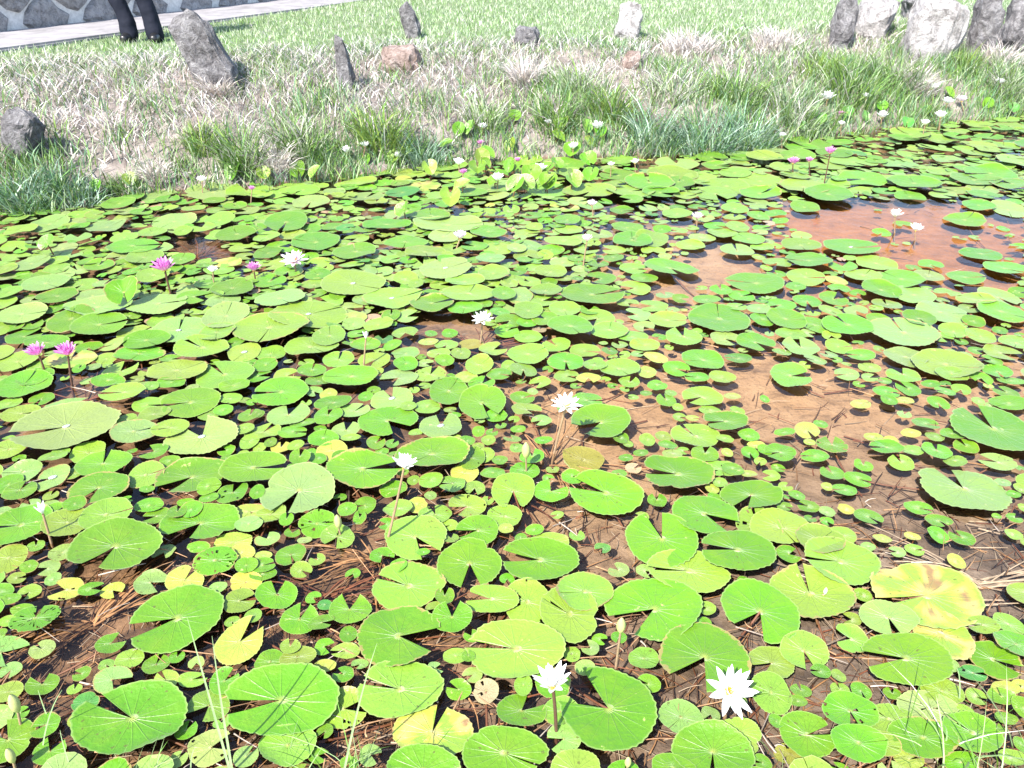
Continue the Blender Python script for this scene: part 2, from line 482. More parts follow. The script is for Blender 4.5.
# x y w h notch(deg in picture, - none) opening tone, in tiles four times enlarged
TILES = {
(0, 576): """710 180 370 270 205 30 g;145 185 190 130 100 20 g;45 115 90 45 - 0 g;95 145 90 45 - 0 g;35 185 75 45 - 0 l;5 245 50 50 - 0 g;
70 15 70 50 20 30 l;215 20 60 55 - 0 p;625 360 105 90 90 20 g;710 330 60 60 90 50 g;770 420 110 60 30 30 l;300 460 60 45 100 30 l;345 510 110 80 - 0 d;
190 615 110 110 210 30 g;540 600 440 300 150 18 g;340 615 70 40 - 0 l;960 270 190 180 60 40 y;900 430 120 110 50 40 g;960 110 130 100 20 30 l;985 30 130 80 - 0 y""",
(256, 576): """30 0 110 60 - 0 g;85 85 165 120 100 40 g;175 180 150 120 85 30 g;265 200 110 70 350 40 g;375 140 170 130 95 50 g;610 45 300 190 160 10 l;755 90 80 75 90 40 g;
575 260 350 245 350 50 g;785 190 165 110 90 40 g;370 240 70 65 - 0 g;360 305 115 65 190 25 l;140 300 80 60 90 40 l;170 335 150 90 - 0 l;275 365 90 50 - 0 y;350 400 90 75 150 40 g;
575 468 350 228 165 15 l;810 460 105 80 150 30 g;800 325 110 60 - 0 l;850 345 55 50 100 30 g;705 635 340 215 80 14 y;670 800 300 170 250 20 g;940 105 225 110 170 40 l;103 515 454 300 195 25 g;
130 690 230 170 - 0 l""",
(512, 576): """-30 720 340 210 330 5 g;60 110 190 180 - 0 l;230 165 235 240 150 6 l;290 80 230 150 - 0 l;15 310 380 240 172 14 l;45 450 75 100 - 0 l;240 320 70 65 - 0 l;195 550 150 120 - 0 l;
385 545 380 350 145 55 g;545 435 105 70 165 40 g;565 150 380 265 215 45 g;765 350 350 300 235 50 g;800 720 340 220 260 10 g;910 630 170 90 250 12 l;930 690 110 60 - 0 l;640 790 180 100 - 0 g;
705 -10 340 180 180 10 l""",
(768, 576): """-35 160 320 245 235 50 g;10 475 150 190 - 0 l;30 590 60 60 - 0 g;165 85 340 200 90 8 l;140 310 190 145 270 25 l;475 185 230 135 270 20 p;630 90 440 260 195 12 y;690 240 220 230 - 0 y;
540 355 370 225 180 38 g;850 215 130 70 180 20 l;960 200 120 90 - 0 l;900 340 190 165 325 25 g;980 300 180 120 - 0 g;815 400 115 70 350 30 d;205 400 85 55 180 20 g;280 405 60 55 - 0 l;285 460 75 60 90 15 l;
130 465 90 50 90 20 g;115 510 80 50 - 0 g;370 465 80 75 270 20 g;320 565 215 160 265 25 g;155 640 220 190 10 25 g;350 700 230 130 - 0 g;475 580 190 130 120 8 l;640 540 235 85 - 0 p;610 670 265 95 - 0 g;
805 655 235 170 130 10 g;690 475 170 100 - 0 l;830 490 90 70 330 30 l;925 500 110 60 100 25 g;945 460 110 60 - 0 y;950 575 90 60 - 0 g;1010 550 80 100 - 0 g;970 740 110 70 - 0 l;770 755 140 60 - 0 g;450 690 150 100 - 0 l;
90 700 130 80 - 0 o;1010 680 60 70 - 0 g;560 745 120 60 20 20 y""",
(0, 384): """100 15 220 110 90 5 g;270 95 175 75 45 25 p;90 125 145 75 20 20 l;270 185 410 200 212 18 p;40 270 130 90 - 0 l;250 290 75 40 - 0 l;355 280 130 90 - 0 l;510 155 90 60 - 0 l;540 210 180 95 30 8 p;
685 190 140 80 200 10 l;620 130 130 65 - 0 l;765 85 250 110 200 12 g;810 222 275 145 120 45 p;500 60 180 75 190 20 l;440 15 130 50 - 0 g;610 30 60 40 - 0 l;690 10 120 40 - 0 g;835 130 80 40 - 0 l;895 115 80 45 - 0 g;
940 20 130 50 - 0 g;925 65 90 40 - 0 l;1000 130 90 60 90 25 g;980 190 80 50 - 0 l;975 300 60 50 - 0 l;1000 240 80 80 - 0 l;415 330 215 110 100 12 g;220 315 110 50 - 0 l;95 360 140 85 - 0 p;300 360 80 60 - 0 l;40 410 100 80 - 0 g;
85 440 135 80 90 20 g;215 385 125 100 200 20 p;205 450 60 45 90 40 l;400 430 240 130 260 25 g;585 370 140 100 20 8 l;590 425 60 35 - 0 g;770 380 290 150 235 35 g;1020 360 265 130 0 16 g;840 435 90 60 - 0 g;935 455 120 95 90 40 g;
90 580 230 165 195 10 g;235 530 110 70 60 20 g;280 585 190 125 - 0 l;310 510 90 60 - 0 g;435 555 190 135 20 5 l;600 495 120 40 - 0 g;625 535 110 80 200 40 g;715 535 70 60 90 50 g;770 520 90 70 - 0 g;745 480 70 30 - 0 g;840 475 80 40 - 0 g;
805 572 330 145 250 40 g;473 682 350 215 255 26 g;40 705 130 110 - 0 l;120 740 70 50 - 0 g;800 675 90 45 - 0 g;865 722 175 110 - 0 g;930 640 150 80 - 0 y;965 685 120 50 - 0 y;1000 580 110 60 - 0 p;1000 520 130 70 - 0 y;990 745 90 60 - 0 g""",
(256, 384): """100 40 225 112 185 15 g;130 130 170 95 90 40 p;10 130 50 60 - 0 g;290 140 115 75 90 30 g;310 85 150 60 - 0 g;190 165 110 45 - 0 g;30 200 140 70 60 25 l;150 205 120 55 0 20 g;270 230 130 50 - 0 g;360 190 110 70 90 40 p;
380 225 80 30 - 0 l;100 260 80 45 90 30 y;160 255 70 40 - 0 l;15 260 50 45 - 0 l;60 245 50 40 - 0 g;305 275 120 80 - 0 y;350 300 90 50 60 20 g;250 310 70 45 - 0 g;180 320 85 55 90 30 g;175 355 90 40 - 0 g;175 445 300 190 255 26 p;
430 365 300 148 15 25 g;705 302 300 130 - 0 g;860 305 115 110 - 0 g;835 360 110 80 - 0 y;785 412 110 90 180 15 l;700 400 100 75 - 0 l;630 390 50 50 - 0 l;545 65 165 95 110 30 p;530 155 235 125 310 45 g;740 178 170 100 90 36 p;
770 35 160 115 - 0 g;905 85 190 165 300 25 g;685 95 110 60 - 0 l;610 100 70 40 - 0 l;440 55 60 40 - 0 g;290 45 70 40 - 0 y;960 130 90 50 - 0 g;890 195 50 45 - 0 g;930 230 60 35 - 0 l;845 235 70 35 - 0 g;790 220 70 30 - 0 y;
480 240 80 55 60 30 g;545 245 55 45 60 40 g;640 200 60 30 - 0 l;975 310 65 45 - 0 g;920 290 70 60 - 0 l;845 500 155 90 220 50 l;1030 433 180 142 270 36 l;435 490 90 70 190 20 g;365 510 80 60 - 0 g;415 540 55 50 90 45 g;570 510 120 70 - 0 l;
645 490 80 60 - 0 y;640 622 240 172 305 36 l;670 690 55 30 - 0 g;888 595 172 112 200 30 g;855 722 256 192 275 36 g;570 735 70 60 - 0 g;1000 590 60 40 - 0 y;140 690 120 100 300 15 g;195 630 60 30 - 0 p;60 535 130 80 - 0 l;10 510 80 50 - 0 y;
125 560 60 45 90 30 g;30 740 110 60 20 20 g;30 690 70 30 - 0 y;10 455 60 50 - 0 g""",
(512, 384): """40 60 100 45 30 20 g;25 185 60 30 - 0 g;125 230 75 30 - 0 g;80 300 100 60 90 30 g;20 260 60 40 - 0 l;300 72 130 70 0 15 g;355 160 240 126 215 40 g;435 220 65 50 150 25 g;465 245 40 30 - 0 l;285 292 175 112 - 0 o;455 300 60 30 - 0 g;
515 280 60 30 - 0 g;540 230 65 45 - 0 l;605 215 70 40 - 0 l;620 260 80 35 - 0 g;640 290 80 30 - 0 p;760 60 168 70 215 20 l;580 10 80 45 - 0 g;615 70 80 50 100 25 g;635 40 50 30 - 0 l;880 55 70 35 - 0 y;1010 65 40 35 - 0 g;850 165 182 85 190 20 g;
790 110 90 40 - 0 l;900 115 60 35 - 0 l;732 215 195 95 120 12 l;850 230 70 35 - 0 l;945 215 85 50 - 0 g;975 250 70 30 - 0 y;860 280 45 35 - 0 y;770 290 115 60 75 30 g;950 280 70 45 270 25 g;1010 275 60 40 - 0 g;660 375 295 142 180 25 g;840 345 150 70 - 0 l;
880 352 90 50 - 0 g;945 365 70 30 - 0 y;800 425 60 40 - 0 y;830 405 60 40 - 0 l;580 470 80 55 90 40 g;372 446 300 165 155 28 g;955 460 250 115 240 25 g;768 540 256 166 320 40 g;598 636 290 215 95 30 g;985 572 180 145 90 10 l;895 690 300 170 175 20 g;
110 715 315 175 175 32 g;150 640 155 75 - 0 l;90 595 80 40 - 0 g;35 620 50 40 - 0 g""",
(768, 384): """470 40 105 45 350 20 g;560 25 95 55 120 30 g;480 78 65 40 - 0 g;545 70 70 35 - 0 y;650 5 80 25 - 0 g;705 40 85 35 180 20 g;680 80 85 50 260 25 g;370 85 80 40 20 10 y;897 188 340 192 95 26 g;735 205 100 55 - 0 g;790 255 95 55 100 25 g;
630 165 115 50 350 20 g;570 200 80 30 - 0 y;665 215 75 40 - 0 l;420 218 80 30 - 0 y;490 230 60 30 - 0 y;470 265 135 60 185 18 g;575 270 90 45 - 0 l;530 320 100 60 90 30 l;670 285 115 70 75 26 g;745 320 90 45 - 0 l;255 250 120 75 75 32 g;155 190 100 65 280 20 y;
65 198 80 35 - 0 g;210 165 60 30 - 0 g;165 238 45 30 - 0 y;185 295 120 50 165 18 g;45 290 120 75 190 20 g;255 360 95 65 100 30 g;380 330 75 50 70 36 g;360 388 115 55 340 20 g;305 430 100 50 180 16 g;235 415 45 40 - 0 y;115 450 65 40 - 0 g;160 495 90 50 150 30 g;
310 505 70 40 - 0 y;400 535 115 65 300 20 g;778 430 355 192 95 26 p;600 500 120 55 330 22 g;680 555 105 55 290 20 g;680 610 85 60 - 0 g;775 620 105 60 110 30 g;585 668 80 45 0 26 l;455 625 80 35 - 0 y;575 615 70 30 - 0 y;750 715 65 60 - 0 y;50 585 260 140 - 0 l;
200 648 188 125 - 0 l;285 730 300 180 180 8 l;960 85 150 40 - 0 g;980 445 60 25 - 0 g;910 540 40 20 - 0 g""",
(0, 192): """95 505 190 85 10 6 p;290 532 168 100 - 0 g;405 557 230 92 20 14 g;400 480 272 64 - 0 p;640 472 236 96 15 12 p;535 232 190 65 10 10 g;235 435 150 65 - 0 g;375 430 150 45 - 0 p;190 385 180 70 - 0 p;45 425 95 75 - 0 l;130 305 140 60 - 0 p;
230 320 95 50 - 0 l;30 330 80 45 - 0 l;400 310 115 45 90 20 g;580 275 150 60 - 0 l;725 285 110 55 - 0 g;620 355 130 60 - 0 l;780 330 60 35 20 40 g;718 567 220 98 100 8 p;590 610 190 65 - 0 g;560 655 210 60 - 0 g;905 510 180 100 - 0 p;870 577 140 90 - 0 l;
812 642 215 90 150 12 l;935 405 180 70 - 0 g;990 570 100 50 - 0 p;75 685 170 90 - 0 l;190 615 180 60 - 0 g;285 680 200 75 90 16 y;710 727 240 92 - 0 l;145 750 135 75 90 10 g;320 720 50 35 90 40 g;898 740 236 108 130 10 l;980 650 130 70 - 0 l;700 125 170 60 - 0 p;
950 185 160 60 - 0 g;610 170 120 45 - 0 l;735 170 70 40 - 0 l;500 190 110 40 - 0 l;430 150 150 50 - 0 p;480 60 130 40 - 0 g;200 140 140 60 - 0 p;90 170 120 50 - 0 l;880 120 120 50 - 0 l""",
(256, 192): """125 140 182 66 270 12 g;240 212 190 80 - 0 g;220 50 140 55 270 14 p;525 150 190 56 - 0 g;770 150 280 62 - 0 p;700 115 160 50 - 0 g;750 200 120 45 - 0 p;930 180 150 50 - 0 g;50 255 115 60 - 0 g;45 200 110 40 - 0 l;400 260 180 62 - 0 g;600 220 180 50 - 0 g;
680 260 170 50 - 0 l;390 385 256 98 - 0 l;545 440 232 82 20 6 l;760 327 212 84 - 0 p;850 430 224 62 - 0 l;835 380 160 46 - 0 l;705 470 170 70 20 16 g;600 355 100 45 - 0 l;640 380 60 40 - 0 l;990 430 100 60 - 0 g;950 340 120 60 - 0 l;940 285 120 40 - 0 p;
100 445 190 75 - 0 p;212 505 308 112 40 4 l;60 560 315 115 - 0 l;295 590 130 80 - 0 l;222 628 214 84 - 0 l;400 508 95 35 - 0 y;540 505 75 45 90 20 g;490 540 120 60 - 0 l;330 675 125 66 90 14 l;225 725 115 52 90 10 g;382 750 230 66 - 0 g;600 650 120 50 - 0 p;
440 625 120 50 - 0 g;545 620 80 40 - 0 g;600 698 100 50 - 0 g;892 698 112 75 - 0 l;820 650 80 50 - 0 l;755 685 80 40 - 0 g;1010 700 60 60 - 0 l;775 570 65 30 - 0 g;700 570 50 30 - 0 g;690 605 80 30 - 0 y;860 600 100 35 - 0 o;40 700 90 80 - 0 g;60 650 120 60 - 0 l""",
(512, 192): """635 316 216 74 290 26 g;975 368 230 82 170 8 g;828 512 242 120 - 0 g;625 518 150 66 350 8 l;685 590 150 70 90 26 l;530 622 125 46 - 0 l;480 200 150 70 - 0 g;555 195 150 60 - 0 l;460 145 130 45 - 0 g;660 90 120 40 - 0 l;220 130 110 40 - 0 g;405 270 80 50 - 0 g;
155 330 130 52 - 0 l;320 422 242 92 10 16 g;135 408 130 50 - 0 l;30 430 110 65 - 0 p;210 480 125 60 - 0 l;65 500 115 75 - 0 l;235 562 188 82 - 0 g;388 566 158 66 - 0 l;480 582 130 50 - 0 l;65 655 160 84 - 0 l;215 685 150 76 270 14 g;45 720 110 66 270 20 l;
290 640 120 46 340 14 l;390 640 65 35 90 30 g;430 716 165 70 - 0 l;330 705 100 42 - 0 l;540 725 75 45 - 0 y;305 750 100 35 270 40 y;575 670 100 50 - 0 y;765 676 168 82 - 0 g;905 670 112 46 180 12 g;740 745 100 40 170 14 g;840 745 105 50 - 0 l;835 400 92 36 90 24 g;
900 240 130 50 90 14 p;945 195 130 42 - 0 l;840 170 120 46 - 0 l;890 70 110 36 - 0 l;985 100 90 50 - 0 g;1000 515 90 70 - 0 g;205 210 150 45 - 0 l;900 145 100 40 - 0 l""",
(768, 192): """160 282 190 66 175 10 g;330 230 222 70 0 10 g;130 220 160 46 - 0 l;145 65 112 42 - 0 g;785 118 162 52 - 0 g;840 60 120 46 - 0 g;960 75 130 60 - 0 p;850 252 160 55 - 0 g;945 312 160 66 310 10 g;650 296 96 42 270 24 g;790 345 150 56 350 10 g;150 345 152 62 350 10 l;
155 440 112 50 260 24 g;110 380 80 34 - 0 g;530 360 182 72 - 0 g;640 340 110 50 - 0 p;450 405 142 72 - 0 g;580 420 172 66 - 0 p;380 340 140 52 - 0 l;430 290 170 60 - 0 l;690 487 200 82 - 0 p;920 425 160 66 280 20 p;930 492 192 80 - 0 g;830 440 160 52 - 0 l;315 545 200 84 110 14 g;
540 572 272 116 90 6 p;600 520 130 60 270 14 g;70 520 150 82 - 0 g;185 535 110 76 - 0 g;90 575 130 42 - 0 l;130 625 142 70 90 26 p;280 625 102 52 0 10 l;740 565 112 52 - 0 l;845 590 102 62 - 0 l;550 665 176 72 - 0 p;710 700 270 112 - 0 l;370 660 120 46 170 20 g;
405 708 92 42 - 0 l;90 740 160 118 0 26 l;915 725 112 56 260 14 g;730 742 130 52 - 0 l;820 525 92 36 - 0 g;970 760 110 40 - 0 g;940 150 50 20 20 10 g""",
}
pads = []     # dicts: c (xy), rx, ry, notch, open, tone, px, py, w, h


def add_pad(px, py, w, h, notch, opn, tone, hand=True, rad=None):
    c = at(px, py)
    if rad is None:
        z = depth(c)
        rx = w / F * z / 2
        ry = (at(px, py - h / 2).y - at(px, py + h / 2).y) / 2
        ry = min(max(ry, rx * .72), rx * 1.35)
    else:
        rx = rad; ry = rad * random.uniform(.88, 1.08)
    pads.append(dict(x=c.x, y=c.y, rx=rx, ry=ry, notch=notch, open=opn, tone=tone, px=px, py=py, w=w, h=h, hand=hand, pri=random.random()))


for (tx, ty), txt in TILES.items():
    for row in txt.replace('\n', '').split(';'):
        a = row.split()
        notch = None if a[4] == '-' else float(a[4])
        add_pad(tx + float(a[0]) / 4, ty + float(a[1]) / 4, float(a[2]) / 4, float(a[3]) / 4, notch, float(a[5]), a[6])

# open water left between the pads (as seen from the near shore)
OPEN = [[(800, 206), (930, 196), (1024, 205), (1024, 285), (960, 296), (880, 264), (830, 247), (785, 224)],
        [(540, 385), (640, 395), (690, 425), (650, 470), (560, 460), (515, 440)],
        [(700, 375), (790, 352), (880, 398), (950, 392), (975, 470), (1024, 560), (1024, 620), (960, 610), (880, 560), (800, 480), (730, 440)],
        [(520, 500), (640, 510), (640, 580), (600, 605), (540, 540)], [(500, 540), (560, 500), (630, 520), (620, 600)],
        [(20, 620), (150, 575), (190, 540), (230, 540), (240, 600), (130, 650), (60, 740), (10, 700)],
        [(280, 585), (380, 525), (440, 540), (400, 590), (300, 600)], [(390, 320), (470, 315), (525, 345), (440, 352), (400, 345)],
        [(320, 720), (430, 700), (560, 720), (520, 800), (320, 800)], [(600, 620), (650, 690), (700, 690), (700, 800), (600, 800)],
        [(770, 640), (860, 650), (850, 720), (790, 700)], [(160, 240), (215, 232), (235, 262), (180, 262)], [(50, 370), (110, 375), (100, 410), (40, 400)],
        [(640, 262), (720, 250), (765, 262), (740, 285), (650, 300)]]


def inpoly(x, y, poly):
    r = False
    for (x1, y1), (x2, y2) in zip(poly, poly[1:] + poly[:1]):
        if (y1 > y) != (y2 > y) and x < (x2 - x1) * (y - y1) / (y2 - y1) + x1: r = not r
    return r


cell = {}


def put(p):
    cell.setdefault((int(p['x'] // .4), int(p['y'] // .4)), []).append(p)


def near_pads(x, y):
    i, j = int(x // .4), int(y // .4)
    for a in (i - 1, i, i + 1):
        for b in (j - 1, j, j + 1):
            yield from cell.get((a, b), ())


for p in pads: put(p)
# far band first (large pads), then ever smaller ones in the gaps
random.seed(11)
for rad, tries, k in ((.17, 900, .82), (.14, 1600, .84), (.11, 2600, .84), (.08, 4500, .82), (.055, 9000, .8), (.038, 9000, .85), (.025, 16000, .9)):
    for _ in range(tries):
        px, py = random.uniform(-60, 1084), random.uniform(112, 830)
        if py > 200 and rad > .1: continue
        if rad > .06 and py > 380: continue
        if py > 380 and rad > .03 and random.random() < (.35 if px < 560 else .75): continue
        c = at(px, py)
        s = float(sdist(np.array([c.x]), np.array([c.y]))[0])
        if s > -.06 - rad * .5: continue
        if any(inpoly(px, py, q) for q in OPEN):
            if random.random() < .96 or rad > .06: continue
        right = px > 600 and py > 215
        if right and random.random() < (.62 if 320 < py < 570 else .35): continue
        rr = rad * random.uniform(.85, 1.15)
        ok = True
        kk = k * (.78 if (py < 335 and px < 600) or py < 200 else 1)
        for q in near_pads(c.x, c.y):
            d = math.hypot(c.x - q['x'], c.y - q['y'])
            if d < (rr + (q['rx'] + q['ry']) / 2) * kk: ok = False; break
        if not ok: continue
        tone = random.choices('glpydb', (.3, .44, .22, .025, .02, .012 if rad < .06 else 0))[0]
        notch = random.uniform(0, 360) if random.random() < .8 else None
        z = depth(c)
        w = 2 * rr / z * F
        add_pad(px, py, w, w * (CAM_H / math.hypot(CAM_H, c.y)), notch, random.uniform(6, 42) if rad > .08 else random.uniform(15, 75), tone, False, rr)
        put(pads[-1])

# stacking heights so leaves lie on one another rather than through one another
order = sorted(pads, key=lambda p: (p['hand'], {'y': 0, 'o': 0, 'b': 0, 'p': 1, 'l': 1, 'd': 2, 'g': 2}[p['tone']] + p['pri'] * 1.2, p['rx']))
placed = {}
for p in order:
    z = .004
    i, j = int(p['x'] // .4), int(p['y'] // .4)
    for a in (i - 1, i, i + 1):
        for b in (j - 1, j, j + 1):
            for q in placed.get((a, b), ()):
                if math.hypot(p['x'] - q['x'], p['y'] - q['y']) < (p['rx'] + q['rx']) * .9:
                    z = max(z, q['z'] + .0042)
    p['z'] = min(z, .032) + random.uniform(0, .003)
    if p['tone'] == 'o': p['z'] = -.012
    placed.setdefault((i, j), []).append(p)


def pad_geo(p, na, radii, world=False):
    """a leaf: polar sheet with a V notch, wavy toothed rim and a slight cup"""
    ph = [random.uniform(0, 6.28) for _ in range(4)]
    rnd = random.random()
    op = R(p['open'] / 2) if p['notch'] is not None else R(1.2)
    nd = R(p['notch']) if p['notch'] is not None else random.uniform(0, 6.28)
    th = np.linspace(op, 2 * math.pi - op, na)
    edge = np.minimum(th - op, 2 * math.pi - op - th)          # angular distance from the notch
    rim = 1 + random.uniform(.01, .05) * np.sin(2 * th + ph[0]) + .025 * np.sin(3 * th + ph[1]) + .012 * np.sin(7 * th + ph[2])
    big = p['rx'] > .06
    if na > 30:
        rim = rim + np.where(np.arange(na) % 2 == 0, .012, -.010) + np.random.RandomState(int(rnd * 1e6)).normal(0, .007, na)
        bite = random.uniform(0, 6.28)
        if random.random() < .3: rim = rim - random.uniform(.05, .16) * np.exp(-((th - bite) / random.uniform(.06, .16)) ** 2)
        rim = rim - .05 * np.exp(-((th - random.uniform(1, 5)) / .5) ** 2)
    else: rim = rim + np.random.RandomState(int(rnd * 1e6)).uniform(-.02, .02, na)
    lobe = random.choice((-.07, -.03, .0, .05, .12))
    rim = rim * (1 - lobe * np.exp(-edge / .16))
    V, U = [(0, 0, 0)], [(0, .5, rnd)]
    size = (p['rx'] + p['ry']) / 2
    cup = random.uniform(.0, .07) * size
    wv = random.uniform(.01, .035) * size
    curl = random.random() < .3
    cdir = random.uniform(0, 6.28)
    fold = random.uniform(.0, .14) * size if big else 0
    for r in radii:
        x = np.cos(th + nd) * r * rim * p['rx']; y = np.sin(th + nd) * r * rim * p['ry']
        z = cup * r ** 3 + wv * np.sin(3 * th + ph[3]) * r ** 2 + wv * .6 * np.sin(5 * th + ph[1]) * r ** 3
        z = z + fold * np.abs(np.cos(th)) * r * .5
        if 'tiltx' in p: z = z + size * .45 * np.abs(np.sin(th)) * r ** 1.3
        if curl:
            z = z + size * .22 * np.clip(np.cos(th + nd - cdir) * r - .72, 0, 1) ** 1.2 * 2
        V += list(zip(x, y, z)); U += [(r, t / (2 * math.pi), rnd) for t in th]
    q, t3 = [], []
    for k in range(na - 1): t3.append((0, 1 + k, 2 + k))
    for i in range(len(radii) - 1):
        for k in range(na - 1):
            a = 1 + i * na + k
            q.append((a, a + na, a + na + 1, a + 1))
    V = np.array(V)
    hx_, hy_ = p.get('px', 0), p.get('py', 0)
    holey = min(abs(hx_ - 36) + abs(hy_ - 622), abs(hx_ - 216) + abs(hy_ - 564)) < 8
    if na > 30 and ((random.random() < .12 and p['rx'] < .075) or holey):      # eaten by insects
        keep = []
        for f in q:
            c = V[list(f)].mean(0)
            h1 = noise.noise(Vector((c[0] * (150 if holey else 70) + rnd * 90, c[1] * (150 if holey else 70), 7)))
            if h1 < (.36 if holey else .52): keep.append(f)
        q = keep
    sp = 2.2 if size > .07 else 4
    ang = random.gauss(0, sp) + p.get('tiltx', 0)
    ang2 = random.gauss(0, sp)
    rot = Matrix.Rotation(R(ang), 3, 'X') @ Matrix.Rotation(R(ang2), 3, 'Y')
    V = V @ np.array(rot).T
    V[:, 2] += max(0, (-(V[:, 2].min()) - p['z'] + .002) * .8) if 'tiltx' not in p and p['tone'] != 'o' else 0
    base = np.array(TONE[p['tone']]) * np.random.RandomState(int(rnd * 1e6) + 1).uniform(.88, 1.14, 3) * random.uniform(.88, 1.12)
    col = np.tile(base, (len(V), 1))
    if p['tone'] == 'y' and p['rx'] > .07:        # decay: patchy browns and remaining green
        for i, v in enumerate(V):
            n = noise.noise(Vector((v[0] * 16 + rnd * 50, v[1] * 16, 3)))
            if n > .12: col[i] = np.array((.36, .30, .085))
            elif n < -.1: col[i] = np.array(TONE['l']) * 1.2
            if n > .42: col[i] = np.array((.2, .12, .05))
    return V, q, t3, col, np.array(U)


# ---- landmarks used to tell the pads apart in words
MARKS = {'the lower middle white lily': (553, 690), 'the lowest, widest white lily': (726, 690), 'the long-stalked white lily': (404, 470), 'the white lily over mud': (566, 408),
         'the white lily amid stems': (482, 322), 'the pinkish white lily': (294, 265), 'the tall magenta lily': (166, 275), 'the half-open magenta lily': (254, 275), 'the magenta lily pair': (55, 360),
         'the reflected white lilies': (905, 225), 'the distant pink trio': (812, 162), 'the tiny left white lily': (44, 520), 'the big yellowing pad': (925, 600), 'the tattered yellow pad': (432, 735),
         'the tallest bottom grass blades': (215, 700), 'the far orange shallows': (860, 225), 'the leaning dark slab': (208, 60), 'the dark upright stone': (346, 68), 'the large pale round stone': (273, 153), 'the bluish reed tufts': (725, 125), 'the big pale block': (932, 45), 'the tall grey pillar': (839, 30), 'the bottom right sedge': (975, 740)}


def where(px, py, skip=()):
    best = sorted(((math.hypot((px - x), (py - y) * 1.5), n) for n, (x, y) in MARKS.items() if n not in skip))[0]
    n = best[1]; dx, dy = px - MARKS[n][0], (py - MARKS[n][1]) * 1.5
    a = math.degrees(math.atan2(-dy, dx)) % 360
    w = ['right of', 'above right of', 'above', 'above left of', 'left of', 'below left of', 'below', 'below right of'][int(((a + 22.5) % 360) // 45)]
    return w, n, best[0]


used = {}


def unique(base, px, py, sort_key):
    """labels are settled after all are known: (prefix, place)"""
    w, n, d = where(px, py)
    used.setdefault((base[0], base[1], w, n), []).append((sort_key if sort_key is not None else d, base[2]))


def settle():
    ords = ['nearest', 'second nearest', 'third nearest', 'fourth nearest', 'fifth nearest', 'sixth nearest', 'seventh nearest', 'eighth nearest', 'ninth nearest', 'tenth nearest', 'eleventh nearest', 'twelfth nearest', 'thirteenth nearest', 'fourteenth nearest', 'fifteenth nearest', 'sixteenth nearest']
    for (a, b, w, n), items in used.items():
        items.sort(key=lambda t: t[0])
        for i, (d, o) in enumerate(items):
            if len(items) == 1: o['label'] = f'{a} {b} {w} {n}'
            else: o['label'] = f'{ords[min(i, 15)]} {a} {b} {w} {n}'


def vis_area(p):
    px, py = p['px'], p['py']
    fx = max(0, min(1024, px + p['w'] / 2) - max(0, px - p['w'] / 2)); fy = max(0, min(768, py + p['h'] / 2) - max(0, py - p['h'] / 2))
    return fx * fy


SPECIAL = {   # picture position -> label and extra tilt
    (925, 598): ('large yellowing lily pad with brown decay near the right edge, largest yellowed pad', 0),
    (432, 735): ('tattered yellow and brown lily pad at the bottom edge, left of the lowest white lilies', 0),
    (496, 240): ('', 0)}
order2 = sorted(pads, key=vis_area, reverse=True)
RADII_HI = [.12, .3, .5, .7, .85, .94, 1.0]
RADII_LO = [.45, .85, 1.0]
rest = Acc()
DROPS = [(67, 428), (202, 438), (350, 290), (392, 302), (305, 320), (180, 335), (100, 363), (450, 274), (390, 397), (442, 427), (565, 312), (850, 249), (330, 445), (48, 481), (240, 349)]
nind = 0
for i, p in enumerate(order2):
    if nind < 300 and vis_area(p) > 0:
        nind += 1
        V, q, t3, col, uv = pad_geo(p, 65, RADII_HI)
        o = link('lily_pad', mesh_arrays('lily_pad', V, q, t3, col, uv), M_LEAF, loc=(p['x'], p['y'], p['z']))
        tag(o, None, 'lily pad', 'lily pads floating on the pond')
        a = (p['notch'] or 0) % 360
        side = ['right', 'away', 'left', 'forward'][int(((a + 45) % 360) // 90)]
        nt = f'pad notched {side}' if p['notch'] is not None and p['open'] > 7 else 'rounded pad'
        sz = 'large' if p['w'] > 62 else ('medium' if p['w'] > 36 else 'small')
        unique((f'{sz} {TWORD[p["tone"]]}', nt, o), p['px'], p['py'], None)
        # stalk down to the mud
        an = random.uniform(0, 6.28); L = random.uniform(.1, .35)
        bx, by = L * math.cos(an), L * math.sin(an)
        bed = terr(p['x'] + bx, p['y'] + by) - p['z'] + .01
        z0 = V[0][2] - .002
        v2, q2 = tube_data(bez((0, 0, z0), (bx * .35, by * .35, -.045 - p['z']), (bx, by, bed)), .0035, .003, 6)
        link('stalk', mesh_arrays('stalk', v2, q2), M_PETIOLE, o)
        if any(abs(p['px'] - x) < 8 and abs(p['py'] - y) < 6 for x, y in DROPS):
            bmd = bmesh.new(); bmesh.ops.create_icosphere(bmd, subdivisions=2, radius=1)
            for v in bmd.verts: v.co = Vector((v.co.x * .013 + v.co.y * .004, v.co.y * .012, v.co.z * .004 + .003 + V[0][2]))
            md = bpy.data.meshes.new('water_drop'); bmd.to_mesh(md); bmd.free()
            for f in md.polygons: f.use_smooth = True
            link('water_drop', md, M_DROP, o)
    else:
        V, q, t3, col, uv = pad_geo(p, 19, RADII_LO)
        rest.add(V + np.array((p['x'], p['y'], p['z'])), q, t3, col, uv)
tag(link('small_lily_pads', rest.mesh('small_lily_pads'), M_LEAF), 'small round lily pads filling the gaps between the larger ones', 'lily pads', 'lily pads floating on the pond', 'stuff')

